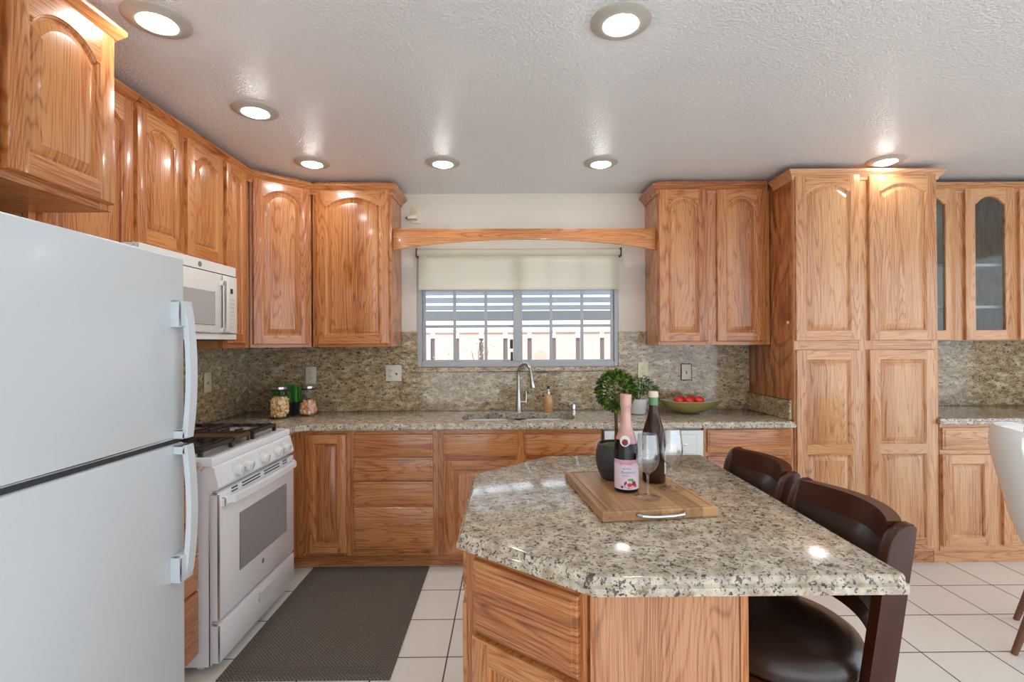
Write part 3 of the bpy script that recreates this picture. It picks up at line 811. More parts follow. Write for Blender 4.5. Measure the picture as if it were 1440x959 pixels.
# right run
x0 = 2.712; Wd = 1.60
t = thing('base_cabinet', 'brightly lit oak base cabinet behind the white chair, right of the pantry', 'cabinet', (x0, BY, 0))
carcass(t, Wd, .598, 0, BZ+.012, lit_v, toe=.09, toe_in=.045); face_frame(t, Wd, .09, BZ+.012, [(0, .03), (.32, .40), (.72, .82), (1.12, 1.20), (Wd-.06, Wd)], [(a, c, z, z2) for a, c in ((.03, .32), (.40, .72), (.82, 1.12), (1.20, Wd-.06)) for z, z2 in ((.09, .13), (.69, .73), (.86, BZ+.012))], lit_v, lit_h)
add_drawers(t, [(.010, .726, .72, .14), (.80, .726, .72, .14)], lit_h)
add_doors(t, [dict(x=.006, z=.124, w=.318, h=.573), dict(x=.390, z=.124, w=.335, h=.573), dict(x=.80, z=.124, w=.335, h=.573), dict(x=1.185, z=.124, w=.335, h=.573)], lit_v, lit_h)

# dishwasher
t = thing('dishwasher', 'white built-in dishwasher under the counter right of the sink', 'dishwasher', (.590, BY-.012, 0))
Wd = .628
b = BM(); box(b, .004, Wd-.004, .03, .58, .10, BZ-.004); box(b, .02, Wd-.02, .08, .5, 0, .10); obj('tub_body', b, m_white_matt, t)
b = BM(); box(b, .004, Wd-.004, -.012, .03, .11, .690, 0, .004, 2); obj('door', b, m_white, t)
b = BM(); box(b, .004, Wd-.004, -.012, .03, .697, BZ-.012, 0, .006, 2); cp = obj('control_panel', b, m_white_matt, t)
for a, c in ((.06, .30), (.33, .58)):
    b = BM(); box(b, a, c, -.017, -.012, .715, .838, 0, .004, 2); obj('inset_panel', b, m_white_matt, cp)
b = BM(); lathe(b, [(.022, 0), (.022, .003), (.019, .004)], 24, sy=.36); obj('badge', b, m_chrome, cp, (.50, -.016, .776), (R(90), 0, 0))

# ================================================================== COUNTERTOPS
def top_profile(z, th=TH): return [(.012, z-th), (.002, z-th+.003), (0, z-th+.010), (.0015, z-th+.019), (.006, z-.018), (.0075, z-.014), (.008, z-.008), (.011, z-.003), (.018, z)]
b = BM(); loops(b, [(XL+.001, 2.918), (-1.300, 2.918), (-1.300, 3.045), (-1.245, 3.100), (1.788, 3.100), (1.788, YB-.001), (XL+.001, YB-.001)], top_profile(TOP))
ctop = obj('countertop', b, gran_top)
tag(ctop, 'long speckled granite countertop running under the window around the sink', 'countertop')
b = BM(); loops(b, rrect(-.312, .442, 3.225, 3.565, .11, 8), [(0, .8), (0, 1.0)])
cut = obj('cut', b, gran_top)
md = ctop.modifiers.new('hole', 'BOOLEAN'); md.object = cut; md.operation = 'DIFFERENCE'; md.solver = 'EXACT'
dg = bpy.context.evaluated_depsgraph_get(); me = bpy.data.meshes.new_from_object(ctop.evaluated_get(dg))
ctop.modifiers.clear(); ctop.data = me; bpy.data.objects.remove(cut)
me.shade_smooth(); me.set_sharp_from_angle(angle=R(30))
b = BM(); loops(b, [(XL+.001, 1.703), (-1.300, 1.703), (-1.300, 2.150), (XL+.001, 2.150)], top_profile(TOP))
tag(obj('countertop', b, gran_top), 'short granite countertop between the refrigerator and the range', 'countertop')
b = BM(); loops(b, [(2.684, 3.100), (4.312, 3.100), (4.312, YB-.001), (2.712, YB-.001), (2.712, 3.136), (2.684, 3.136)], top_profile(TOP+.013))
tag(obj('countertop', b, gran_top), 'granite countertop right of the pantry behind the white chair', 'countertop')

# backsplashes
b = BM(); y0, y1 = YB-.020, YB-.0005
box(b, XL+.021, -.675, y0, y1, TOP+.0005, ZU-.002); box(b, -.792, -.675, y0, y1, ZU-.002, 1.498)
box(b, -.675, .820, y0, y1, TOP+.0005, 1.1995); box(b, .820, 1.794, y0, y1, TOP+.0005, ZU-.002); box(b, .820, 1.024, y0, y1, ZU-.002, 1.492)
tag(obj('backsplash', b, gran_wall), 'granite backsplash on the window wall behind the sink counter', 'backsplash')
b = BM(); box(b, XL+.0005, XL+.020, 1.703, YB-.0205, TOP+.0005, ZU-.002)
tag(obj('backsplash', b, gran_wall_l), 'granite backsplash on the left wall behind the range', 'backsplash')
b = BM(); box(b, 1.772, 1.7945, 3.16, YB-.021, TOP+.0005, 1.042, 0, .003)
tag(obj('backsplash', b, gran_wall_l), 'low granite splash strip against the side of the tall pantry', 'backsplash')
b = BM(); box(b, 2.712, 4.312, y0, y1, TOP+.0135, ZU+.018)
tag(obj('backsplash', b, gran_wall), 'granite backsplash under the glass door cabinet, right of the pantry', 'backsplash')

# ================================================================== REFRIGERATOR
t = thing('refrigerator', 'large white top-freezer refrigerator in the left foreground', 'refrigerator', (-1.13, .925, 0), R(90))
Wd = .752
b = BM(); box(b, .004, Wd-.004, .012, .76, .06, 1.690, 0, .006, 2); box(b, .03, Wd-.03, .05, .72, 0, .06); obj('cabinet_body', b, m_fridge, t)
b = BM(); box(b, 0, Wd, -.052, .010, 1.108, 1.703, 0, .009, 3); d1 = obj('freezer_door', b, m_fridge, t)
b = BM(); box(b, 0, Wd, -.052, .010, .10, 1.094, 0, .009, 3); d2 = obj('fridge_door', b, m_fridge, t)
b = BM(); box(b, .01, Wd-.01, -.040, .009, 1.0945, 1.1075); obj('door_gasket', b, m_seam, t)
b = BM(); box(b, .02, Wd-.02, -.02, .011, .03, .092); obj('kick_grille', b, m_seam, t)
def fridge_handle(par, za, zb, foot_top):
    b = BM(); n = 16
    x0, x1 = .704, .740
    rows = []
    for i in range(n+1):
        u = i/n; z = za+(zb-za)*u
        v = u if foot_top else 1-u          # v=1 at the mounting block
        out = -.052-.030-.020*math.sin(PI*min(1, (1-v)*.95))**.7*1.0
        thick = .016
        rows.append([b.verts.new(p) for p in ((x0, out, z), (x1, out, z), (x1+.001, out+thick, z), (x0-.001, out+thick, z))])
    for p, q in zip(rows, rows[1:]):
        for k in range(4): b.faces.new((p[k], p[(k+1) % 4], q[(k+1) % 4], q[k]))
    b.faces.new(rows[0][::-1]); b.faces.new(rows[-1])
    L = abs(zb-za)
    if foot_top: box(b, x0-.026, x1, -.086, -.050, zb-.085, zb, 0, .004, 2); box(b, x0-.012, x1, -.086, -.050, za, za+.028, 0, .003)
    else: box(b, x0-.026, x1, -.086, -.050, za, za+.085, 0, .004, 2); box(b, x0-.012, x1, -.086, -.050, zb-.028, zb, 0, .003)
    obj('handle', b, m_fridge, par)
fridge_handle(d1, 1.112, 1.556, True)
fridge_handle(d2, .655, 1.090, False)

# ================================================================== RANGE
RX, RY0, RW = -1.285, 2.158, .756
t = thing('gas_range', 'white freestanding gas range with black grates left of the rug', 'range', (RX, RY0, 0), R(90))
b = BM(); box(b, 0, RW, .0, .635, .03, .890, 0, .003); 
for xx in (.04, RW-.07):
    for yy in (.05, .55): box(b, xx, xx+.03, yy, yy+.03, 0, .03)
obj('range_body', b, m_white, t)
b = BM(); box(b, .002, RW-.002, -.040, -.001, .045, .212, 0, .006, 2); dr = obj('bottom_drawer', b, m_white, t)
b = BM(); box(b, .34, .50, -.044, -.0395, .135, .185, 0, .002); box(b, .35, .49, -.0455, -.0435, .165, .180, 0, .002); obj('drawer_pull', b, m_white_matt, dr)
b = BM(); box(b, .002, RW-.002, -.040, -.001, .226, .775, 0, .007, 2); dd = obj('oven_door', b, m_white, t)
b = BM(); box(b, .165, .655, -.0425, -.0395, .372, .638, 0, .002); obj('oven_window', b, m_grey_glass, dd)
b = BM()
for xa, xb in ((.10, .15), (.19, .36), (.40, .57), (.61, .66)):
    for zz in (.752, .766): box(b, xa, xb, -.0412, -.0395, zz, zz+.006)
obj('vent_slots', b, m_seam, dd)
b = BM()
hp = [(.03, -.052), (.06, -.080), (.20, -.090), (.378, -.092), (.556, -.090), (.696, -.080), (.726, -.052)]
for (xa, ya), (xb, yb) in zip(hp, hp[1:]):
    vs = [b.verts.new(p) for p in ((xa, ya, .722), (xb, yb, .722), (xb, yb+.022, .716), (xa, ya+.022, .716), (xa, ya, .748), (xb, yb, .748), (xb, yb+.022, .750), (xa, ya+.022, .750))]
    for f in ((0, 1, 5, 4), (2, 3, 7, 6), (0, 3, 2, 1), (4, 5, 6, 7)): b.faces.new([vs[i] for i in f])
box(b, .022, .062, -.058, -.036, .712, .752, 0, .004, 2); box(b, RW-.062, RW-.022, -.058, -.036, .712, .752, 0, .004, 2)
bmesh.ops.remove_doubles(b, verts=b.verts, dist=1e-5)
obj('handle', b, m_white, dd)
b = BM(); lathe(b, [(.0125, 0), (.0125, .0015), (.0105, .002), (.0105, .0012), (.001, .0012)], 24); obj('logo_badge', b, m_logo, dd, (.385, -.0398, .322), (R(90), 0, 0))
b = BM()
prof = [(-.034, .790), (-.040, .800), (-.020, .882), (-.006, .890), (.02, .890), (.02, .785)]
a_ = [b.verts.new((.002, y, z)) for y, z in prof]; c_ = [b.verts.new((RW-.002, y, z)) for y, z in prof]
n_ = len(prof); b.faces.new(a_); b.faces.new(c_[::-1])
for k in range(n_): b.faces.new((a_[k], a_[(k+1) % n_], c_[(k+1) % n_], c_[k]))
ctl = obj('control_panel', b, m_white, t)
kb = BM(); lathe(kb, [(.030, 0), (.030, .006), (.026, .010), (.0245, .030), (.022, .034)], 28); box(kb, -.0045, .0045, -.024, .024, .030, .043, 0, .002)
k0 = obj('knob', kb, m_white_matt, ctl, (0, 0, 0), (R(104), 0, 0))
kx = (.155, .238, .395, .553, .640)
for i, xx in enumerate(kx):
    q = k0 if i == 0 else k0.copy()
    if i: C.collection.objects.link(q); q.parent = ctl
    q.location = (xx, -.031, .842)
b = BM(); loops(b, [(-.004, -.014), (RW+.004, -.014), (RW+.004, .633), (-.004, .633)], [(.004, .888), (0, .893), (0, .918), (.004, .925), (.018, .928), (.030, .922), (.04, .918)])
ck = obj('cooktop', b, m_white, t)
for xa in (.155, .60):
    for ya in (.17, .47):
        b = BM(); lathe(b, [(.05, 0), (.05, .010), (.046, .012), (.044, .012)], 28); lathe(b, [(.036, .012), (.036, .020), (.033, .023)], 28, mi=1); obj('burner', b, [m_burner, m_black], t, (xa, ya, .917))
def grate(xa, xb):
    b = BM(); z = .943; hh = .018
    ya, yb = .050, .600; s = .016
    for xx in (xa, xb-s): box(b, xx, xx+s, ya, yb, z, z+hh, 0, .003)
    for yy in (ya, (ya+yb)/2-s/2, yb-s): box(b, xa+s, xb-s, yy, yy+s, z, z+hh, 0, .003)
    for xx in (xa, xb-s):
        for yy in (ya, yb-s, (ya+yb)/2-s/2): box(b, xx, xx+s, yy, yy+s, .9185, z)
    xm = (xa+xb)/2
    n = 8; half = (xb-xa)/2-s
    for k in range(n):
        yy = ya+.030+(yb-ya-.060)*k/(n-1)
        for sg in (-1, 1):
            X0 = xm+sg*(half+.002); reach = .065 if k not in (0, 3, 4, 7) else half-.004
            vs = [b.verts.new(p) for p in [(X0, yy-.007, z+.002), (X0, yy+.007, z+.002), (X0, yy+.006, z+.024), (X0, yy-.006, z+.024)]]
            X1 = X0-sg*reach
            ws = [b.verts.new(p) for p in [(X1, yy-.006, z+.008), (X1, yy+.006, z+.008), (X1, yy+.005, z+.022), (X1, yy-.005, z+.022)]]
            for q in range(4): b.faces.new((vs[q], vs[(q+1) % 4], ws[(q+1) % 4], ws[q]))
            b.faces.new(vs[::-1]); b.faces.new(ws)
    obj('grate', b, m_grate, t)
grate(.025, .285); grate(.471, .731)
b = BM(); z = .946
box(b, .300, .456, .075, .575, z, z+.010, 0, .003); box(b, .300, .456, .055, .075, z-.004, z+.018, 0, .004); box(b, .300, .456, .575, .595, z-.004, z+.018, 0, .004)
box(b, .30, .308, .075, .575, z+.010, z+.017); box(b, .448, .456, .075, .575, z+.010, z+.017)
for xx in (.302, .444):
    for yy in (.06, .58): box(b, xx, xx+.01, yy, yy+.01, .9185, z)
obj('griddle', b, m_griddle, t)

# ================================================================== MICROWAVE
t = thing('microwave', 'white over-the-range microwave under the short oak cabinet', 'microwave', (-1.560, 2.100, 0), R(90))
Wd = .752
b = BM(); box(b, 0, Wd, 0, .375, 1.437, 1.848, 0, .003); obj('microwave_body', b, m_micro, t)
b = BM(); box(b, 0, Wd, -.018, 0, 1.792, 1.846, 0, .003); obj('vent_panel', b, m_micro, t)
b = BM(); box(b, .02, .60, -.026, 0, 1.474, 1.789, 0, .005, 2); dm = obj('door', b, m_micro, t)
b = BM(); box(b, .085, .535, -.0285, -.025, 1.515, 1.690, 0, .002); obj('door_window', b, m_mwin, dm)
b = BM(); box(b, .588, .638, -.052, -.032, 1.478, 1.762, 0, .007, 2); box(b, .582, .638, -.046, -.020, 1.728, 1.762, 0, .004); box(b, .582, .638, -.046, -.020, 1.478, 1.506, 0, .004); obj('handle', b, m_micro, dm)
b = BM(); box(b, .604, Wd, -.024, 0, 1.474, 1.789, 0, .004, 2); pm = obj('control_panel', b, m_micro, t)
b = BM(); box(b, .668, .706, -.0255, -.0235, 1.695, 1.722); obj('display', b, m_ink, pm)
m_key = plain('keypad_print', lin(206, 198, 186), .5)
b = BM()
for i in range(3):
    for j in range(8): box(b, .650+i*.026, .668+i*.026, -.0248, -.0236, 1.505+j*.0215, 1.515+j*.0215)
obj('keypad', b, m_key, pm)
b = BM(); box(b, 0, Wd, -.020, 0, 1.438, 1.471, 0, .003); obj('bottom_rail', b, m_micro, t)
b = BM(); box(b, .02, Wd-.02, .03, .36, 1.4335, 1.4372); obj('underside_plate', b, m_seam, t)
b = BM(); lathe(b, [(.014, 0), (.014, .0015), (.0115, .002), (.0115, .0012), (.001, .0012)], 24); obj('logo_badge', b, m_logo, t, (.418, -.0178, 1.818), (R(90), 0, 0))

# ================================================================== ISLAND
IZ = TOP
iol = [(.180, 1.062), (.852, 1.062), (.864, 1.074), (.864, 2.232), (.170, 2.232), (-.140, 1.926), (-.140, 1.324)]
b = BM(); loops(b, iol, [(.010, IZ-.044), (.002, IZ-.041), (0, IZ-.034), (.0015, IZ-.024), (.007, IZ-.020), (.009, IZ-.017), (.0095, IZ-.009), (.013, IZ-.003), (.020, IZ)])
tag(obj('island_top', b, gran_top), 'thick speckled granite top of the kitchen island with cut corners', 'countertop')
t = thing('kitchen_island', 'oak island cabinet with an angled drawer corner under the granite top', 'island', (0, 0, 0))
cx0, cx1, cy0, cy1 = -.108, .520, 1.100, 2.195
fa, fb = Vector((-.108, 1.342)), Vector((.176, 1.112))     # angled face
b = BM(); loops(b, [(.176+.012, cy0), (cx1, cy0), (cx1, cy1), (.18, cy1), (cx0, 1.91), (cx0, fa.y), (.176, 1.112)], [(0, .10), (0, IZ-.0445)]); obj('cabinet_body', b, oak_v, t)
b = BM(); loops(b, [(.22, cy0+.04), (cx1-.03, cy0+.04), (cx1-.03, cy1-.04), (.20, cy1-.04), (cx0+.05, 1.90), (cx0+.05, fa.y+.02)], [(0, 0), (0, .10)]); obj('toe_kick', b, oak_h, t)
b = BM(); box(b, .186, cx1-.018, cy0-.006, cy0, .10, IZ-.0445); obj('end_panel', b, panel_oak, t)
b = BM(); box(b, cx1-.018, cx1+.001, cy0-.009, cy0, .10, IZ-.0445, 0, .001); box(b, .176, .190, cy0-.004, cy0+.014, .10, IZ-.0445); obj('corner_strip', b, oak_v, t)
ang = math.atan2(fb.y-fa.y, fb.x-fa.x); L = (fb-fa).length
af = obj('angled_face_frame', box(BM(), 0, .03, -.012, 0, .10, IZ-.0445), [oak_v, oak_h], t, (fa.x, fa.y, 0), (0, 0, ang))
b = BM(); box(b, 0, .035, -.010, .0, .10, IZ-.0445); box(b, L-.030, L, -.010, 0, .10, IZ-.0445); box(b, .035, L-.03, -.0095, 0, .655, .680, 1); box(b, .035, L-.03, -.0095, 0, .845, IZ-.0445, 1)
for f_ in list(af.data.materials): pass
me = bpy.data.meshes.new('angled_face_frame'); bmesh.ops.recalc_face_normals(b, faces=b.faces); b.to_mesh(me); b.free()
me.materials.append(oak_v); me.materials.append(oak_h); af.data = me
def at_angle(x): return (fa.x+math.cos(ang)*x+math.sin(ang)*.010, fa.y+math.sin(ang)*x-math.cos(ang)*.010)
p = at_angle(.034)
obj('drawer_front', drawer_mesh(L-.050, .182), oak_h, t, (p[0], p[1], .672), (0, 0, ang), smooth=25)
obj('door', door_mesh(L-.050, .545, stile=.058), [oak_v, oak_h], t, (p[0], p[1], .115), (0, 0, ang), smooth=25)
# left face (towards the range)
obj('drawer_front', drawer_mesh(.25, .130), oak_h, t, (cx0, 1.365+.25, .725), (0, 0, R(-90)), smooth=25)
obj('drawer_front', drawer_mesh(.25, .130), oak_h, t, (cx0, 1.640+.25, .725), (0, 0, R(-90)), smooth=25)
for yy in (1.365, 1.640): obj('door', door_mesh(.25, .595), [oak_v, oak_h], t, (cx0, yy+.25, .115), (0, 0, R(-90)), smooth=25)

# ================================================================== BAR STOOLS
def make_stool(label, loc, rz=0):
    """local: the back is on +x, the seat faces -x"""
    t = thing('bar_stool', label, 'bar stool', loc, rz, 'espresso bar stools at the island')
    b = BM(); lathe(b, [(.145, .588), (.194, .592), (.202, .606), (.201, .622), (.192, .642), (.168, .659), (.12, .670), (.06, .675), (.001, .676)], 48); obj('seat', b, m_leather, t)
    b = BM(); lathe(b, [(.13, .540), (.194, .542), (.203, .550), (.203, .580), (.195, .587), (.13, .588)], 48); obj('seat_ring', b, m_esp, t)
    b = BM(); lathe(b, [(.09, .505), (.09, .540)], 24); obj('swivel_plate', b, m_black, t)
    # back posts
    def xo(z): return .142 + (z-.55)*.155        # outer edge leans away from the seat
    for s in (-1, 1):
        b = BM(); ol = []
        for z in (.545, .65, .75, .85, .94): ol.append((xo(z)+.004, z))
        ol += [(xo(.985)+.004, .978), (xo(.985)-.004, .986), (xo(.985)-.022, .984), (xo(.97)-.040, .972), (xo(.95)-.050, .952), (xo(.92)-.056, .925), (xo(.88)-.058, .88)]
        for z in (.80, .70, .60, .545): ol.append((xo(z)-.056, z))
        y0 = s*.195-.016
        prism_xz(b, ol, y0, y0+.032, 0, .004); obj('back_post', b, m_esp, t)
    def arc(name, za, zb, th_in, mat, bulge=.060, puff=0, y_in=.178, xs=-.012):
        b = BM(); N = 22; M_ = 6 if puff else 1; cols = []
        for i in range(N+1):
            u = -1+2*i/N; y = u*y_in
            ring = []
            for j in range(M_+1):
                v = j/M_; z = za+(zb-za)*v
                bx = xo(z)+xs-.014+bulge*(1-u*u)
                ring.append((bx-th_in/2-puff*math.sin(PI*v)*(1-u**6), y, z, bx+th_in/2))
            cols.append(ring)
        fr = [[b.verts.new((q[0], q[1], q[2])) for q in c] for c in cols]; bk = [[b.verts.new((q[3], q[1], q[2])) for q in c] for c in cols]
        for i in range(N):
            for j in range(M_):
                b.faces.new((fr[i][j], fr[i+1][j], fr[i+1][j+1], fr[i][j+1])); b.faces.new((bk[i][j], bk[i][j+1], bk[i+1][j+1], bk[i+1][j]))
            b.faces.new((fr[i][M_], fr[i+1][M_], bk[i+1][M_], bk[i][M_])); b.faces.new((fr[i][0], bk[i][0], bk[i+1][0], fr[i+1][0]))
        for c in (0, N): b.faces.new([*fr[c], *bk[c][::-1]])
        es = [e for e in b.edges if e.is_manifold and e.calc_face_angle(0) > 1.0]
        bmesh.ops.bevel(b, geom=es, offset=.006, segments=2, affect='EDGES', profile=.5)
        obj(name, b, mat, t)
    arc('top_rail', .922, .984, .036, m_esp)
    arc('back_pad', .735, .921, .026, m_leather, puff=.018)
    arc('lower_rail', .690, .734, .028, m_esp)
    for a in (45, 135, 225, 315):
        c, s = math.cos(R(a)), math.sin(R(a))
        b = BM(); tube(b, [(.085*c, .085*s, .520), (.14*c, .14*s, .44), (.175*c, .175*s, .25), (.200*c, .200*s, 0)], [.026, .024, .022, .018], 4); obj('leg', b, m_esp, t)
    b = BM(); ring = [(.180*math.cos(2*PI*k/32), .180*math.sin(2*PI*k/32), .20) for k in range(33)]; tube(b, ring, .009, 8, caps=False); obj('foot_ring', b, m_chrome, t)
    return t
st = make_stool('brown leather bar stool nearest the camera, at the front right of the island', (.738, 1.372, 0))
dup(st, (.738, 1.838, 0), 0, 'second brown bar stool further back along the island, mostly hidden')

# ================================================================== WHITE CHAIR
t = thing('dining_chair', 'white upholstered dining chair with brown wooden legs at right edge', 'chair', (2.629, 2.193, 0), R(-46.5))
# local: back on -x, faces +x ; shell swept from seat front up the back
b = BM(); prof = [(.26, .455), (.20, .462), (.08, .455), (-.06, .445), (-.16, .450), (-.225, .50), (-.262, .60), (-.292, .72), (-.322, .84), (-.340, .93), (-.338, .975), (-.328, .992)]
N = 14; fr, bk = [], []
for i, (x, z) in enumerate(prof):
    u = i/(len(prof)-1)
    hw = .225 if u < .5 else .225-.005*(u-.5)
    if i >= len(prof)-3: hw -= (0.012, .03, .06)[i-(len(prof)-3)]
    th_ = .055 if u < .4 else .05-.02*(u-.4)/.6
    px, pz = prof[max(i-1, 0)]; qx, qz = prof[min(i+1, len(prof)-1)]
    tx, tz = qx-px, qz-pz; l_ = math.hypot(tx, tz); nx, nz = -tz/l_, tx/l_     # outward (down / rearwards)
    rowf, rowb = [], []
    for j in range(N+1):
        v = -1+2*j/N; y = hw*v
        wrap = .085*abs(v)**2.4*(min(1, max(0, (u-.28)/.3)))                    # wings curl forward
        lift = .02*abs(v)**3*(1-min(1, u/.4))
        e_ = th_*math.sqrt(max(0.04, 1-abs(v)**6))
        rowf.append(b.verts.new((x+wrap, y, z+lift))); rowb.append(b.verts.new((x+wrap+(-nx if False else 0)-e_*(tz/l_ if True else 0), y, z+lift-e_*(-tx/l_))))
    fr.append(rowf); bk.append(rowb)
for i in range(len(prof)-1):
    for j in range(N):
        b.faces.new((fr[i][j], fr[i+1][j], fr[i+1][j+1], fr[i][j+1])); b.faces.new((bk[i][j], bk[i][j+1], bk[i+1][j+1], bk[i+1][j]))
for i in range(len(prof)-1):
    for j in (0, N): b.faces.new((fr[i][j], bk[i][j], bk[i+1][j], fr[i+1][j]))
for j in range(N):
    for i in (0, len(prof)-1): b.faces.new((fr[i][j], fr[i][j+1], bk[i][j+1], bk[i][j]))
obj('seat_shell', b, m_chair, t, smooth=60)
for lx, ly in ((-.285, -.225), (-.285, .18), (.24, -.20), (.24, .20)):
    b = BM(); tube(b, [(lx, ly, 0), (lx*.62, ly*.72, .40)], [.0125, .022], 14); obj('leg', b, m_walnut, t)
b = BM(); box(b, -.17, .17, -.15, .15, .375, .40, 0, .004); obj('leg_frame', b, m_walnut, t)

# ================================================================== RUG
t = thing('kitchen_rug', 'dark grey woven rug on the tile floor beside the range', 'rug', (0, 0, 0))
b = BM(); box(b, -1.235, -.505, 2.112, 3.178, .0005, .008, 0, .002)
obj('rug_field', b, m_rug, t)
b = BM()
for d in (.035, .055, .075):
    x0, x1, y0, y1 = -1.235+d, -.505-d, 2.112+d, 3.178-d; q = .006
    box(b, x0, x1, y0, y0+q, .0078, .0092); box(b, x0, x1, y1-q, y1, .0078, .0092); box(b, x0, x0+q, y0+q, y1-q, .0078, .0092); box(b, x1-q, x1, y0+q, y1-q, .0078, .0092)
obj('border_lines', b, m_rug_edge, t)

# ================================================================== WINDOW SHADE
t = thing('roller_shade', 'cream roller shade pulled halfway down over the window', 'window shade', (0, YB-.058, 0))
b = BM(); tube(b, [(-.664, 0, 2.078), (.824, 0, 2.078)], .024, 20); obj('roller', b, m_shade, t)
b = BM(); box(b, -.660, .822, .0235, .0250, 1.818, 2.078); obj('shade_cloth', b, m_shade, t)
b = BM(); box(b, -.660, .822, .0205, .0280, 1.806, 1.818, 0, .002); obj('hem_bar', b, m_shade, t)
b = BM(); box(b, -.672, -.6645, -.028, .058, 2.045, 2.110, 0, .002); box(b, .8245, .832, -.028, .058, 2.045, 2.110, 0, .002); obj('bracket', b, m_seam, t)

# ================================================================== SINK, FAUCET, SINK-SIDE THINGS
t = thing('kitchen_sink', 'stainless steel double bowl sink set into the counter under the window', 'sink', (0, 0, 0))
def bowl(bx0, bx1, by0, by1):
    b = BM(); rr = .10
    loops(b, rrect(bx0-.012, bx1+.012, by0-.012, by1+.012, rr+.012, 8), [(0, .8735), (.012, .8738), (.013, .870), (.016, .80), (.024, .71), (.055, .695), (.12, .692)], cap_lo=False)
    return obj('basin', b, m_sink, t)
bowl(-.308, .058, 3.231, 3.559); bowl(.082, .438, 3.231, 3.559)
for xx in (-.125, .26):
    b = BM(); lathe(b, [(.044, .6925), (.044, .695), (.036, .696), (.030, .6935)], 24); obj('drain', b, m_chrome, t, (xx, 3.40, 0))
fxx, fyy = .072, 3.628
t = thing('faucet', 'brushed nickel gooseneck pull-down faucet behind the sink', 'faucet', (fxx, fyy, TOP))
b = BM(); lathe(b, [(.027, 0), (.027, .008), (.0235, .012), (.021, .06), (.0165, .115), (.0135, .16)], 24); obj('body', b, m_steel, t)
dx, dy = .088, -.13
pts = [(0, 0, .15), (0, 0, .22)]
for k in range(11):
    a = PI - PI*k/10*.97; u = (1+math.cos(a))/2; pts.append((dx*u, dy*u, .265+.087*math.sin(a)))
b = BM(); tube(b, pts, .0125, 14); obj('spout', b, m_steel, t)
e1 = Vector(pts[-1]); b = BM(); tube(b, [e1, e1+Vector((.003, -.004, -.03)), e1+Vector((.010, -.010, -.085)), e1+Vector((.011, -.011, -.092))], [.0135, .0145, .021, .019], 16); obj('spray_head', b, m_steel, t)
b = BM(); tube(b, [(.015, 0, .072), (.052, -.004, .072)], .012, 12); tube(b, [(.050, -.004, .066), (.054, -.004, .10), (.054, -.002, .150)], [.009, .006, .004], 8); obj('lever', b, m_steel, t)
t = thing('soap_bottle', 'patterned amber soap bottle with pump beside the faucet', 'soap dispenser', (.288, 3.625, TOP+.0005))
b = BM(); lathe(b, [(.034, 0), (.036, .006), (.035, .07), (.033, .10), (.026, .120), (.014, .128)], 24, sy=.8); obj('bottle', b, m_soap, t)
b = BM(); lathe(b, [(.015, .127), (.015, .145), (.006, .147), (.006, .165)], 18); obj('collar', b, m_chrome, t)
b = BM(); lathe(b, [(.010, .164), (.011, .178), (.008, .186)], 16); tube(b, [(0, 0, .176), (-.004, -.030, .174)], [.005, .004], 8); obj('pump_head', b, m_ink, t)
t = thing('air_gap', 'small chrome air gap cylinder right of the sink', 'air gap', (.464, 3.585, TOP+.0005))
b = BM(); lathe(b, [(.023, 0), (.023, .004), (.0185, .006), (.0185, .055), (.016, .060)], 24); obj('cap', b, m_chrome, t)
b = BM(); box(b, -.010, .010, -.0192, -.017, .018, .024); obj('slot', b, m_ink, t)

# ================================================================== JARS AND GRASS PLANTER
def jar(name, label, x, y, prof, lid_r, lid_z, power=.75):
    t = thing(name, label, 'jar', (x, y, TOP+.0005))
    b = BM(); lathe(b, prof, 36, power=power); obj('jar_body', b, m_jar, t)
    b = BM(); lathe(b, [(lid_r, lid_z+.006), (lid_r+.002, lid_z+.009), (lid_r+.001, lid_z+.024), (lid_r-.006, lid_z+.027)], 32); obj('lid', b, m_steel, t)
    b = BM(); lathe(b, [(lid_r+.001, lid_z-.001), (lid_r+.006, lid_z), (lid_r+.006, lid_z+.005), (lid_r, lid_z+.006)], 32); obj('gasket', b, m_ink, t)
    return t
def filling(name, label, cat, x, y, prof, mat, n, size, power=.75):
    """loose pieces packed against the inside of the jar"""
    b = BM(); z0, z1 = prof[0][1], prof[-1][1]
    def rad(z):
        for (r0, a), (r1, c) in zip(prof, prof[1:]):
            if a <= z <= c: return r0+(r1-r0)*(z-a)/max(1e-6, c-a)
        return prof[-1][0]
    core = [(max(.002, r_-size*1.9), z) for r_, z in prof]
    for k in range(n):
        z = random.uniform(z0+size*.8, z1); a = random.uniform(0, 2*PI)
        rr = rad(z)-size*1.25
        if z > z1-size*1.2: rr *= math.sqrt(random.random())
        c, s = math.cos(a), math.sin(a)
        px, py = rr*math.copysign(abs(c)**power, c), rr*math.copysign(abs(s)**power, s)
        M_ = Matrix.Translation((px, py, z)) @ Matrix.Rotation(random.uniform(0, 6), 4, 'X') @ Matrix.Rotation(random.uniform(0, 6), 4, 'Y') @ Matrix.Diagonal((size, size*.75, size*.6, 1))
        bmesh.ops.create_icosphere(b, subdivisions=1, radius=1, matrix=M_)
    lathe(b, core, 20, power=power)
    return tag(obj(name, b, mat, None, (x, y, TOP+.0005), smooth=60), label, cat, kind='stuff')
j1 = [(.058, .0), (.066, .006), (.068, .03), (.068, .125), (.062, .155), (.050, .178), (.048, .186)]
jar('storage_jar', 'taller glass jar with steel lid left of the grass planter', -1.545, 3.395, j1, .050, .187)
filling('pasta_pieces', 'orange and cream pasta pieces filling the taller glass jar', 'pasta', -1.545, 3.395, [(.060, .006), (.065, .03), (.065, .120), (.061, .140)], m_pasta, 190, .0160)
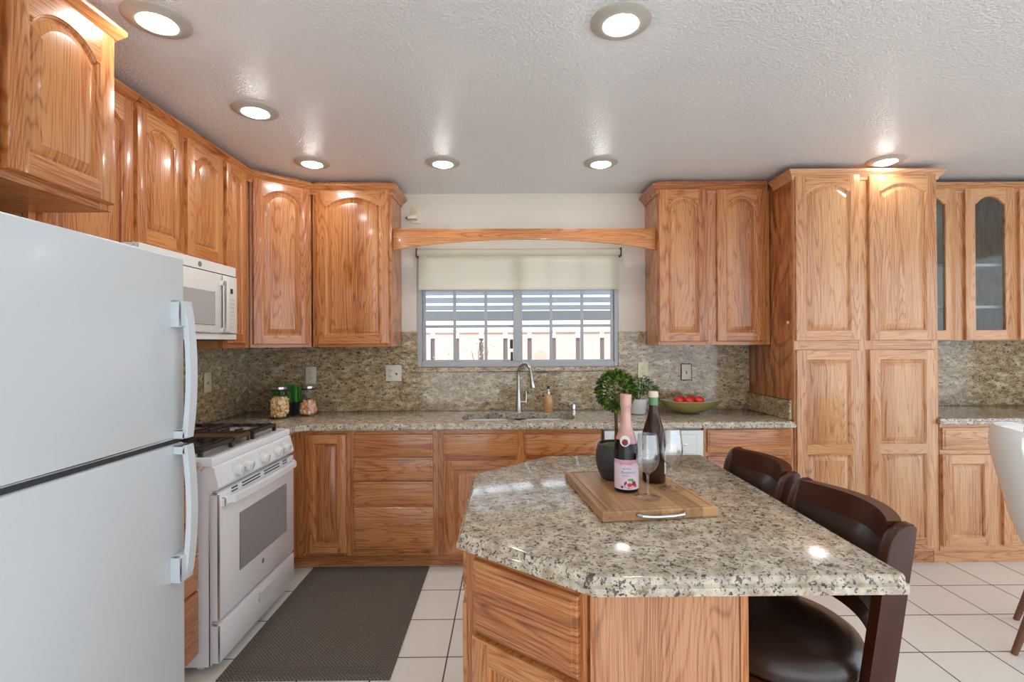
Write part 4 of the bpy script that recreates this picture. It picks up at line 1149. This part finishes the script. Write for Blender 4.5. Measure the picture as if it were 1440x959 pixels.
j2 = [(.060, .0), (.067, .006), (.067, .03), (.062, .08), (.050, .125), (.041, .160), (.040, .180)]
jar('storage_jar', 'tapered glass jar with steel lid right of the grass planter', -1.398, 3.512, j2, .041, .181, .85)
filling('mixed_candy', 'yellow and pink candy pieces in the tapered glass jar', 'candy', -1.398, 3.512, [(.062, .008), (.063, .03), (.058, .085), (.054, .100)], m_candy, 150, .0155, .85)
t = thing('grass_planter', 'bright green grass in a black square planter between two jars', 'plant', (-1.585, 3.590, TOP+.0005))
b = BM(); loops(b, rrect(-.105, .105, -.055, .055, .012, 3), [(.010, 0), (.004, .003), (0, .085), (0, .09), (.006, .09), (.008, .078)]); obj('planter', b, m_black_pot, t)
b = BM()
for k in range(620):
    x, y = random.uniform(-.095, .095), random.uniform(-.046, .046); h_ = random.uniform(.115, .150); lx, ly = random.uniform(-.012, .012), random.uniform(-.012, .012)
    a = random.uniform(0, PI); wx, wy = .0019*math.cos(a), .0019*math.sin(a)
    v = [b.verts.new(p) for p in ((x-wx, y-wy, .078), (x+wx, y+wy, .078), (x+lx*.4+wx, y+ly*.4+wy, .078+h_*.6), (x+lx*.4-wx, y+ly*.4-wy, .078+h_*.6), (x+lx, y+ly, .078+h_))]
    b.faces.new((v[0], v[1], v[2], v[3])); b.faces.new((v[3], v[2], v[4]))
g = obj('grass', b, m_grass, t, smooth=0); g['kind'] = 'stuff'

# ================================================================== BOWL OF FRUIT, WHITE POT
t = thing('fruit_bowl', 'shallow boat-shaped olive bowl holding red fruit on the counter', 'bowl', (1.262, 3.50, TOP+.0005))
b = BM(); prof = [(.30, 0), (.34, .004), (.62, .022), (.88, .055), (1.0, .086), (.985, .088), (.88, .072), (.62, .056), (.2, .050)]
seg = 48; rings = []
for q, z in prof:
    ring = []
    for k in range(seg):
        a = 2*PI*k/seg; c, s = math.cos(a), math.sin(a)
        ext = .205*(1+.16*max(0, c)**6); lift = .012*abs(c)**4*(q**3)
        ring.append(b.verts.new((q*ext*c, q*.112*s*(1-.25*abs(c)**3), z+lift)))
    rings.append(ring)
for i, (p, q) in enumerate(zip(rings, rings[1:])):
    for k in range(seg): b.faces.new((p[k], p[(k+1) % seg], q[(k+1) % seg], q[k])).material_index = 0 if i < 4 else 1
b.faces.new(rings[0][::-1]); b.faces.new(rings[-1]).material_index = 1
obj('bowl_body', b, [m_bowl_out, m_bowl_in], t, smooth=50)
ab = BM(); lathe(ab, [(r_*.97, z*.97) for r_, z in ((.003, .006), (.012, .001), (.024, .006), (.034, .022), (.0355, .036), (.031, .052), (.020, .062), (.010, .0615), (.002, .056))], 24)
ap = [(1.183, 3.480, .9725, 'red apple at the left end of the row in the olive bowl'), (1.292, 3.547, .9725, 'red apple at the back right of the olive bowl'),
      (1.254, 3.474, .9685, 'red apple at the front middle of the olive bowl'), (1.325, 3.480, .9725, 'red apple at the right end of the row in the olive bowl'), (1.216, 3.548, .9725, 'red apple behind the left apple in the olive bowl')]
for i, (x, y, z, lb) in enumerate(ap):
    if i == 0:
        a0 = thing('apple', lb, 'apple', (x, y, z), 0, 'red apples in the bowl'); obj('fruit', ab, m_red, a0, smooth=60)
        sb = BM(); tube(sb, [(0, 0, .049), (.002, .001, .058), (.005, .002, .064)], .0014, 6); obj('stalk', sb, m_stalk, a0)
    else: dup(a0, (x, y, z), i*1.1, lb)
t = thing('potted_plant', 'leafy green herb in a white ceramic pot on the counter', 'plant', (.905, 3.50, TOP+.0005))
b = BM(); lathe(b, [(.048, 0), (.052, .004), (.053, .030), (.055, .034), (.062, .096), (.062, .104), (.056, .104), (.054, .090)], 32); obj('pot', b, m_pot_white, t)
b = BM()
for k in range(520):
    a = random.uniform(0, 2*PI); rr = .125*math.sqrt(random.random()); zz = .125+.135*random.random()*(1-(rr/.15)**2)
    leaf(b, Vector((rr*math.cos(a)+.02, rr*math.sin(a)*.8, zz)), Vector((math.cos(a)*.8, math.sin(a)*.8, random.uniform(0, 1))), .026, .012)
obj('foliage', b, m_fern, t, smooth=0)
b = BM()
for k in range(9):
    a = k*.7; tube(b, [(0, 0, .088), (.03*math.cos(a), .03*math.sin(a), .13), (.075*math.cos(a), .06*math.sin(a), .19)], [.0025, .002, .0015], 6)
obj('stems', b, m_fern, t)

# ================================================================== BOARD AND THINGS ON IT
BZT = IZ+.030
t = thing('cutting_board', 'brown wooden cutting board with metal handle on the granite island', 'cutting board', (.400, 1.626, IZ+.0005), R(7))
b = BM(); hw, hl = .1705, .2225
loops(b, [(-hw, -hl), (hw, -hl), (hw, hl), (-hw, hl)], [(.004, 0), (0, .004), (0, .026), (.003, .0295), (.013, .0295), (.014, .027), (.021, .027), (.022, .0295)])
obj('board', b, m_board, t)
b = BM(); tube(b, [(-.068, -hl-.002, .018), (-.060, -hl-.014, .018), (-.03, -hl-.020, .017), (.0, -hl-.021, .017), (.03, -hl-.020, .017), (.060, -hl-.014, .018), (.068, -hl-.002, .018)], [.006, .005, .0045, .0042, .0045, .005, .006], 10); obj('handle', b, m_chrome, t)

def bend_text(body, size, r_, z, mat, parent, ang0=0.0, name='label_text', shear=0, extrude=0):
    cu = bpy.data.curves.new('txt', 'FONT'); cu.body = body; cu.size = size; cu.align_x = 'CENTER'; cu.shear = shear; cu.resolution_u = 3
    tmp = bpy.data.objects.new('txt', cu); C.collection.objects.link(tmp)
    dg = bpy.context.evaluated_depsgraph_get(); me = bpy.data.meshes.new_from_object(tmp.evaluated_get(dg))
    bpy.data.objects.remove(tmp); bpy.data.curves.remove(cu)
    for v in me.vertices:
        a = -PI/2 + ang0 + v.co.x/r_
        v.co = (r_*math.cos(a), r_*math.sin(a), z+v.co.y)
    me.materials.clear(); me.materials.append(mat)
    o = bpy.data.objects.new(name, me); C.collection.objects.link(o); o.parent = parent
    return o
def wrap(bm, r_, z0, z1, a0, a1, n=24, mi=0, r2=None):
    """a strip of paper on a cylinder (a = angle from the camera side)"""
    va, vb = [], []
    for k in range(n+1):
        a = -PI/2 + a0+(a1-a0)*k/n
        va.append(bm.verts.new((r_*math.cos(a), r_*math.sin(a), z0))); rr = r2 or r_; vb.append(bm.verts.new((rr*math.cos(a), rr*math.sin(a), z1)))
    for k in range(n): bm.faces.new((va[k], va[k+1], vb[k+1], vb[k])).material_index = mi
def blob(bm, r_, cx, cz, rx, rz, n=20, mi=0):
    vs = []
    for k in range(n):
        x = cx+rx*math.cos(2*PI*k/n); a = -PI/2+x/r_; vs.append(bm.verts.new((r_*math.cos(a), r_*math.sin(a), cz+rz*math.sin(2*PI*k/n))))
    bm.faces.new(vs).material_index = mi
bp = [(.030, 0), (.036, .003), (.0385, .008), (.0385, .128), (.0365, .145), (.030, .168), (.0225, .190), (.0175, .212), (.0155, .240), (.0150, .262), (.0165, .266), (.0165, .290), (.014, .293)]
t = thing('juice_bottle', 'dark juice bottle with pink foil neck and berry label on the board', 'bottle', (.3725, 1.592, BZT), R(-6))
b = BM(); lathe(b, bp, 40); obj('bottle_glass', b, m_bottle_dark, t)
b = BM(); lathe(b, [(.0318, .164), (.0232, .190), (.0182, .212), (.0162, .240), (.0157, .262), (.0176, .266), (.0180, .280), (.0178, .291), (.0188, .296), (.0185, .304), (.012, .306)], 36); fo = obj('foil', b, m_foil, t)
b = BM(); wrap(b, .0345, .152, .168, -.2, 1.3, 16, 0, .0302); obj('collar_band', b, m_lab_pink, t)
b = BM(); wrap(b, .0388, .012, .104, -1.35, 1.35); lb = obj('label', b, m_label, t)
b = BM(); wrap(b, .03895, .092, .104, -1.35, 1.35); obj('label_band', b, m_lab_pink, lb)
b = BM(); blob(b, .0391, -.006, .091, .020, .0085); obj('label_oval', b, m_lab_pink, lb)
bend_text('KNUDSEN', .0085, .0393, .088, m_lab_red, lb, -.006/.0393)
bend_text('Sparkling', .0075, .0393, .075, m_lab_grey, lb, -.1, shear=.25)
bend_text('Raspberry', .0115, .0393, .062, m_lab_ink, lb, 0.05, shear=.3)
bend_text('ORGANIC', .0055, .0393, .053, m_lab_grey, lb, -.15)
b = BM()
blob(b, .0391, .004, .028, .016, .013, mi=0); blob(b, .0392, .020, .031, .007, .008, mi=0); blob(b, .0392, .026, .024, .005, .006, mi=1); blob(b, .0392, -.018, .020, .004, .004, mi=0); blob(b, .0393, .006, .027, .008, .006, mi=1)
blob(b, .0393, .008, .043, .008, .004, mi=2); blob(b, .0393, .015, .041, .004, .006, mi=2)
obj('berry_print', b, [m_lab_berry, m_lab_red, m_lab_leaf], lb)
b = BM(); n_ = 24; rr = .0135
def neck_r(z):
    for (r0, a), (r1, c) in zip(bp, bp[1:]):
        if a <= z <= c: return r0+(r1-r0)*(z-a)/(c-a)
    return .03
def badge(bm, rad, lift, cz, a0, mi):
    vs = []
    for k in range(n_):
        dx_, dz_ = rad*math.cos(2*PI*k/n_), rad*math.sin(2*PI*k/n_); z = cz+dz_; r_ = neck_r(z)+lift; a = -PI/2+a0+dx_/r_
        vs.append(bm.verts.new((r_*math.cos(a), r_*math.sin(a), z)))
    c = bm.verts.new(((neck_r(cz)+lift)*math.cos(-PI/2+a0), (neck_r(cz)+lift)*math.sin(-PI/2+a0), cz))
    for k in range(n_): bm.faces.new((c, vs[k], vs[(k+1) % n_])).material_index = mi
badge(b, .0165, .0025, .162, -.22, 0); badge(b, .0095, .0033, .158, -.22, 1); obj('neck_badge', b, [m_lab_white, m_lab_berry], t)

bp2 = [(.030, 0), (.0365, .003), (.0385, .008), (.0385, .150), (.037, .165), (.030, .190), (.0225, .212), (.0165, .235), (.0145, .255), (.0142, .285), (.0155, .287), (.0155, .296), (.013, .298)]
t = thing('wine_bottle', 'brown wine bottle with green neck band and cream cap behind glasses', 'bottle', (.489, 1.690, BZT), R(10))
b = BM(); lathe(b, bp2, 40); obj('bottle_glass', b, m_bottle_brown, t)
b = BM(); lathe(b, [(.0152, .258), (.0150, .284), (.0148, .284)], 32, cap_lo=False, cap_hi=False); obj('neck_band', b, m_green_foil, t)
b = BM(); lathe(b, [(.0155, .284), (.0164, .286), (.0164, .300), (.0145, .304)], 32); obj('cap', b, m_foil_cream, t)
b = BM(); wrap(b, .0389, .030, .105, .62, 2.3); obj('label', b, m_lab_white, t)

def wine_glass(label, x, y):
    t = thing('wine_glass', label, 'wine glass', (x, y, BZT), 0, 'empty wine glasses')
    b = BM(); lathe(b, [(.040, .0003), (.040, .0016), (.030, .0028), (.012, .005), (.0050, .010), (.0038, .020), (.0036, .055), (.0042, .068), (.008, .0735)], 32, cap_lo=False)
    obj('stem', b, m_stem, t)
    b = BM(); lathe(b, [(.002, .0735), (.012, .0775), (.023, .087), (.031, .102), (.0345, .120), (.0340, .140), (.0310, .168), (.0280, .193), (.0272, .193), (.0302, .168), (.0332, .140), (.0337, .120), (.0302, .103), (.0222, .0885), (.011, .0795), (.001, .0765)], 40)
    obj('bowl', b, m_stem, t)
    return t
g1 = wine_glass('empty wine glass nearer the camera, in front of the brown bottle', .419, 1.512)
dup(g1, (.520, 1.600, BZT), 0, 'empty wine glass further back, at the right of the brown bottle')

t = thing('topiary', 'round boxwood topiary ball in a charcoal pot on the board', 'plant', (.372, 1.737, BZT))
b = BM(); lathe(b, [(.045, 0), (.052, .003), (.066, .035), (.071, .065), (.069, .095), (.062, .121), (.058, .122), (.058, .112)], 40); obj('pot', b, m_pot_dark, t)
b = BM(); lathe(b, [(.058, .108), (.045, .116), (.02, .119), (.001, .120)], 24); obj('moss', b, m_moss, t)
b = BM(); tube(b, [(0, 0, .112), (.001, 0, .17), (0, .001, .23), (0, 0, .29)], [.0065, .006, .006, .005], 8); obj('trunk', b, m_bark, t)
b = BM(); cz = .302
for k in range(1150):
    z = random.uniform(-1, 1); a = random.uniform(0, 2*PI); q = math.sqrt(1-z*z); d = Vector((q*math.cos(a), q*math.sin(a), z))
    r_ = .064*random.uniform(.55, 1)**.4
    leaf(b, Vector((0, 0, cz))+d*r_, (d+Vector((random.uniform(-.6, .6), random.uniform(-.6, .6), random.uniform(-.3, .7)))), random.uniform(.014, .021), .0105)
obj('foliage', b, m_box, t, smooth=0)

# ================================================================== OUTLETS AND SWITCHES
def plate(name, label, cat, loc, rz, w_, h_, kinds, mat, border=False):
    t = thing(name, label, cat, loc, rz)
    b = BM(); box(b, -w_/2, w_/2, -.006, 0, -h_/2, h_/2, 0, .0025, 2); obj('cover_plate', b, mat, t)
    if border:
        b = BM(); box(b, -w_/2-.006, w_/2+.006, -.0015, .0, -h_/2-.006, h_/2+.006); obj('gap_shadow', b, m_seam, t)  # dark sheet standing for the shaded gap behind a plate not flush
    n = len(kinds)
    for i, k in enumerate(kinds):
        x = (i-(n-1)/2)*.046
        if k == 'o':
            for zz in (-.021, .021):
                b = BM(); lathe(b, [(.0165, 0), (.0165, .002), (.015, .0028)], 20, power=.8); f = obj('receptacle', b, mat, t, (x, -.0055, zz), (R(90), 0, 0))
                b = BM()
                for dx_ in (-.006, .006): box(b, dx_-.0012, dx_+.0012, -.004, .006, .0024, .0032)
                obj('slots', b, m_ink, f)
        else:
            b = BM(); box(b, -.006, .006, -.0072, -.005, -.013, .013, 0, .001); box(b, -.004, .004, -.018, -.006, -.001, .009, 0, .0015); obj('toggle', b, mat, t, (x, 0, 0))
            b = BM(); box(b, -.0052, .0052, -.0076, -.006, -.011, -.002); obj('toggle_slot', b, m_seam, t, (x, 0, 0))
    return t
SY = YB-.0202
plate('wall_outlet', 'cream duplex outlet above the tapered jar on the granite splash', 'outlet', (-1.461, SY, 1.182), 0, .078, .124, 'o', m_plate)
plate('wall_outlet', 'wide cream two-gang outlet and switch plate left of the sink', 'outlet', (-.850, SY, 1.194), 0, .116, .120, 'os', m_plate)
plate('wall_outlet', 'ivory outlet above the herb pot, half hidden by leaves', 'outlet', (.999, SY, 1.205), 0, .078, .124, 'o', m_ivory)
plate('light_switch', 'white switch plate with a shaded gap around it above the fruit bowl', 'switch', (1.322, SY, 1.190), 0, .072, .114, 's', m_plate, True)
plate('light_switch', 'ivory switch plate on the left wall splash behind the range', 'switch', (XL+.0205, 3.205, 1.172), R(90), .080, .128, 's', m_ivory)
plate('wall_outlet', 'ivory outlet high on the wall above the valance', 'outlet', (-.687, YB-.0003, 2.368), 0, .078, .124, 'o', m_ivory)
t = thing('plug_adapter', 'white plug adapter pushed into the high outlet above the valance', 'plug', (-.700, YB-.0092, 2.345))
b = BM(); box(b, -.042, .028, -.034, 0, -.014, .014, 0, .004, 2); obj('plug_body', b, m_white_matt, t)
b = BM(); tube(b, [(-.042, -.018, -.002), (-.056, -.018, -.004)], [.007, .005], 10); obj('cord_relief', b, m_seam, t)
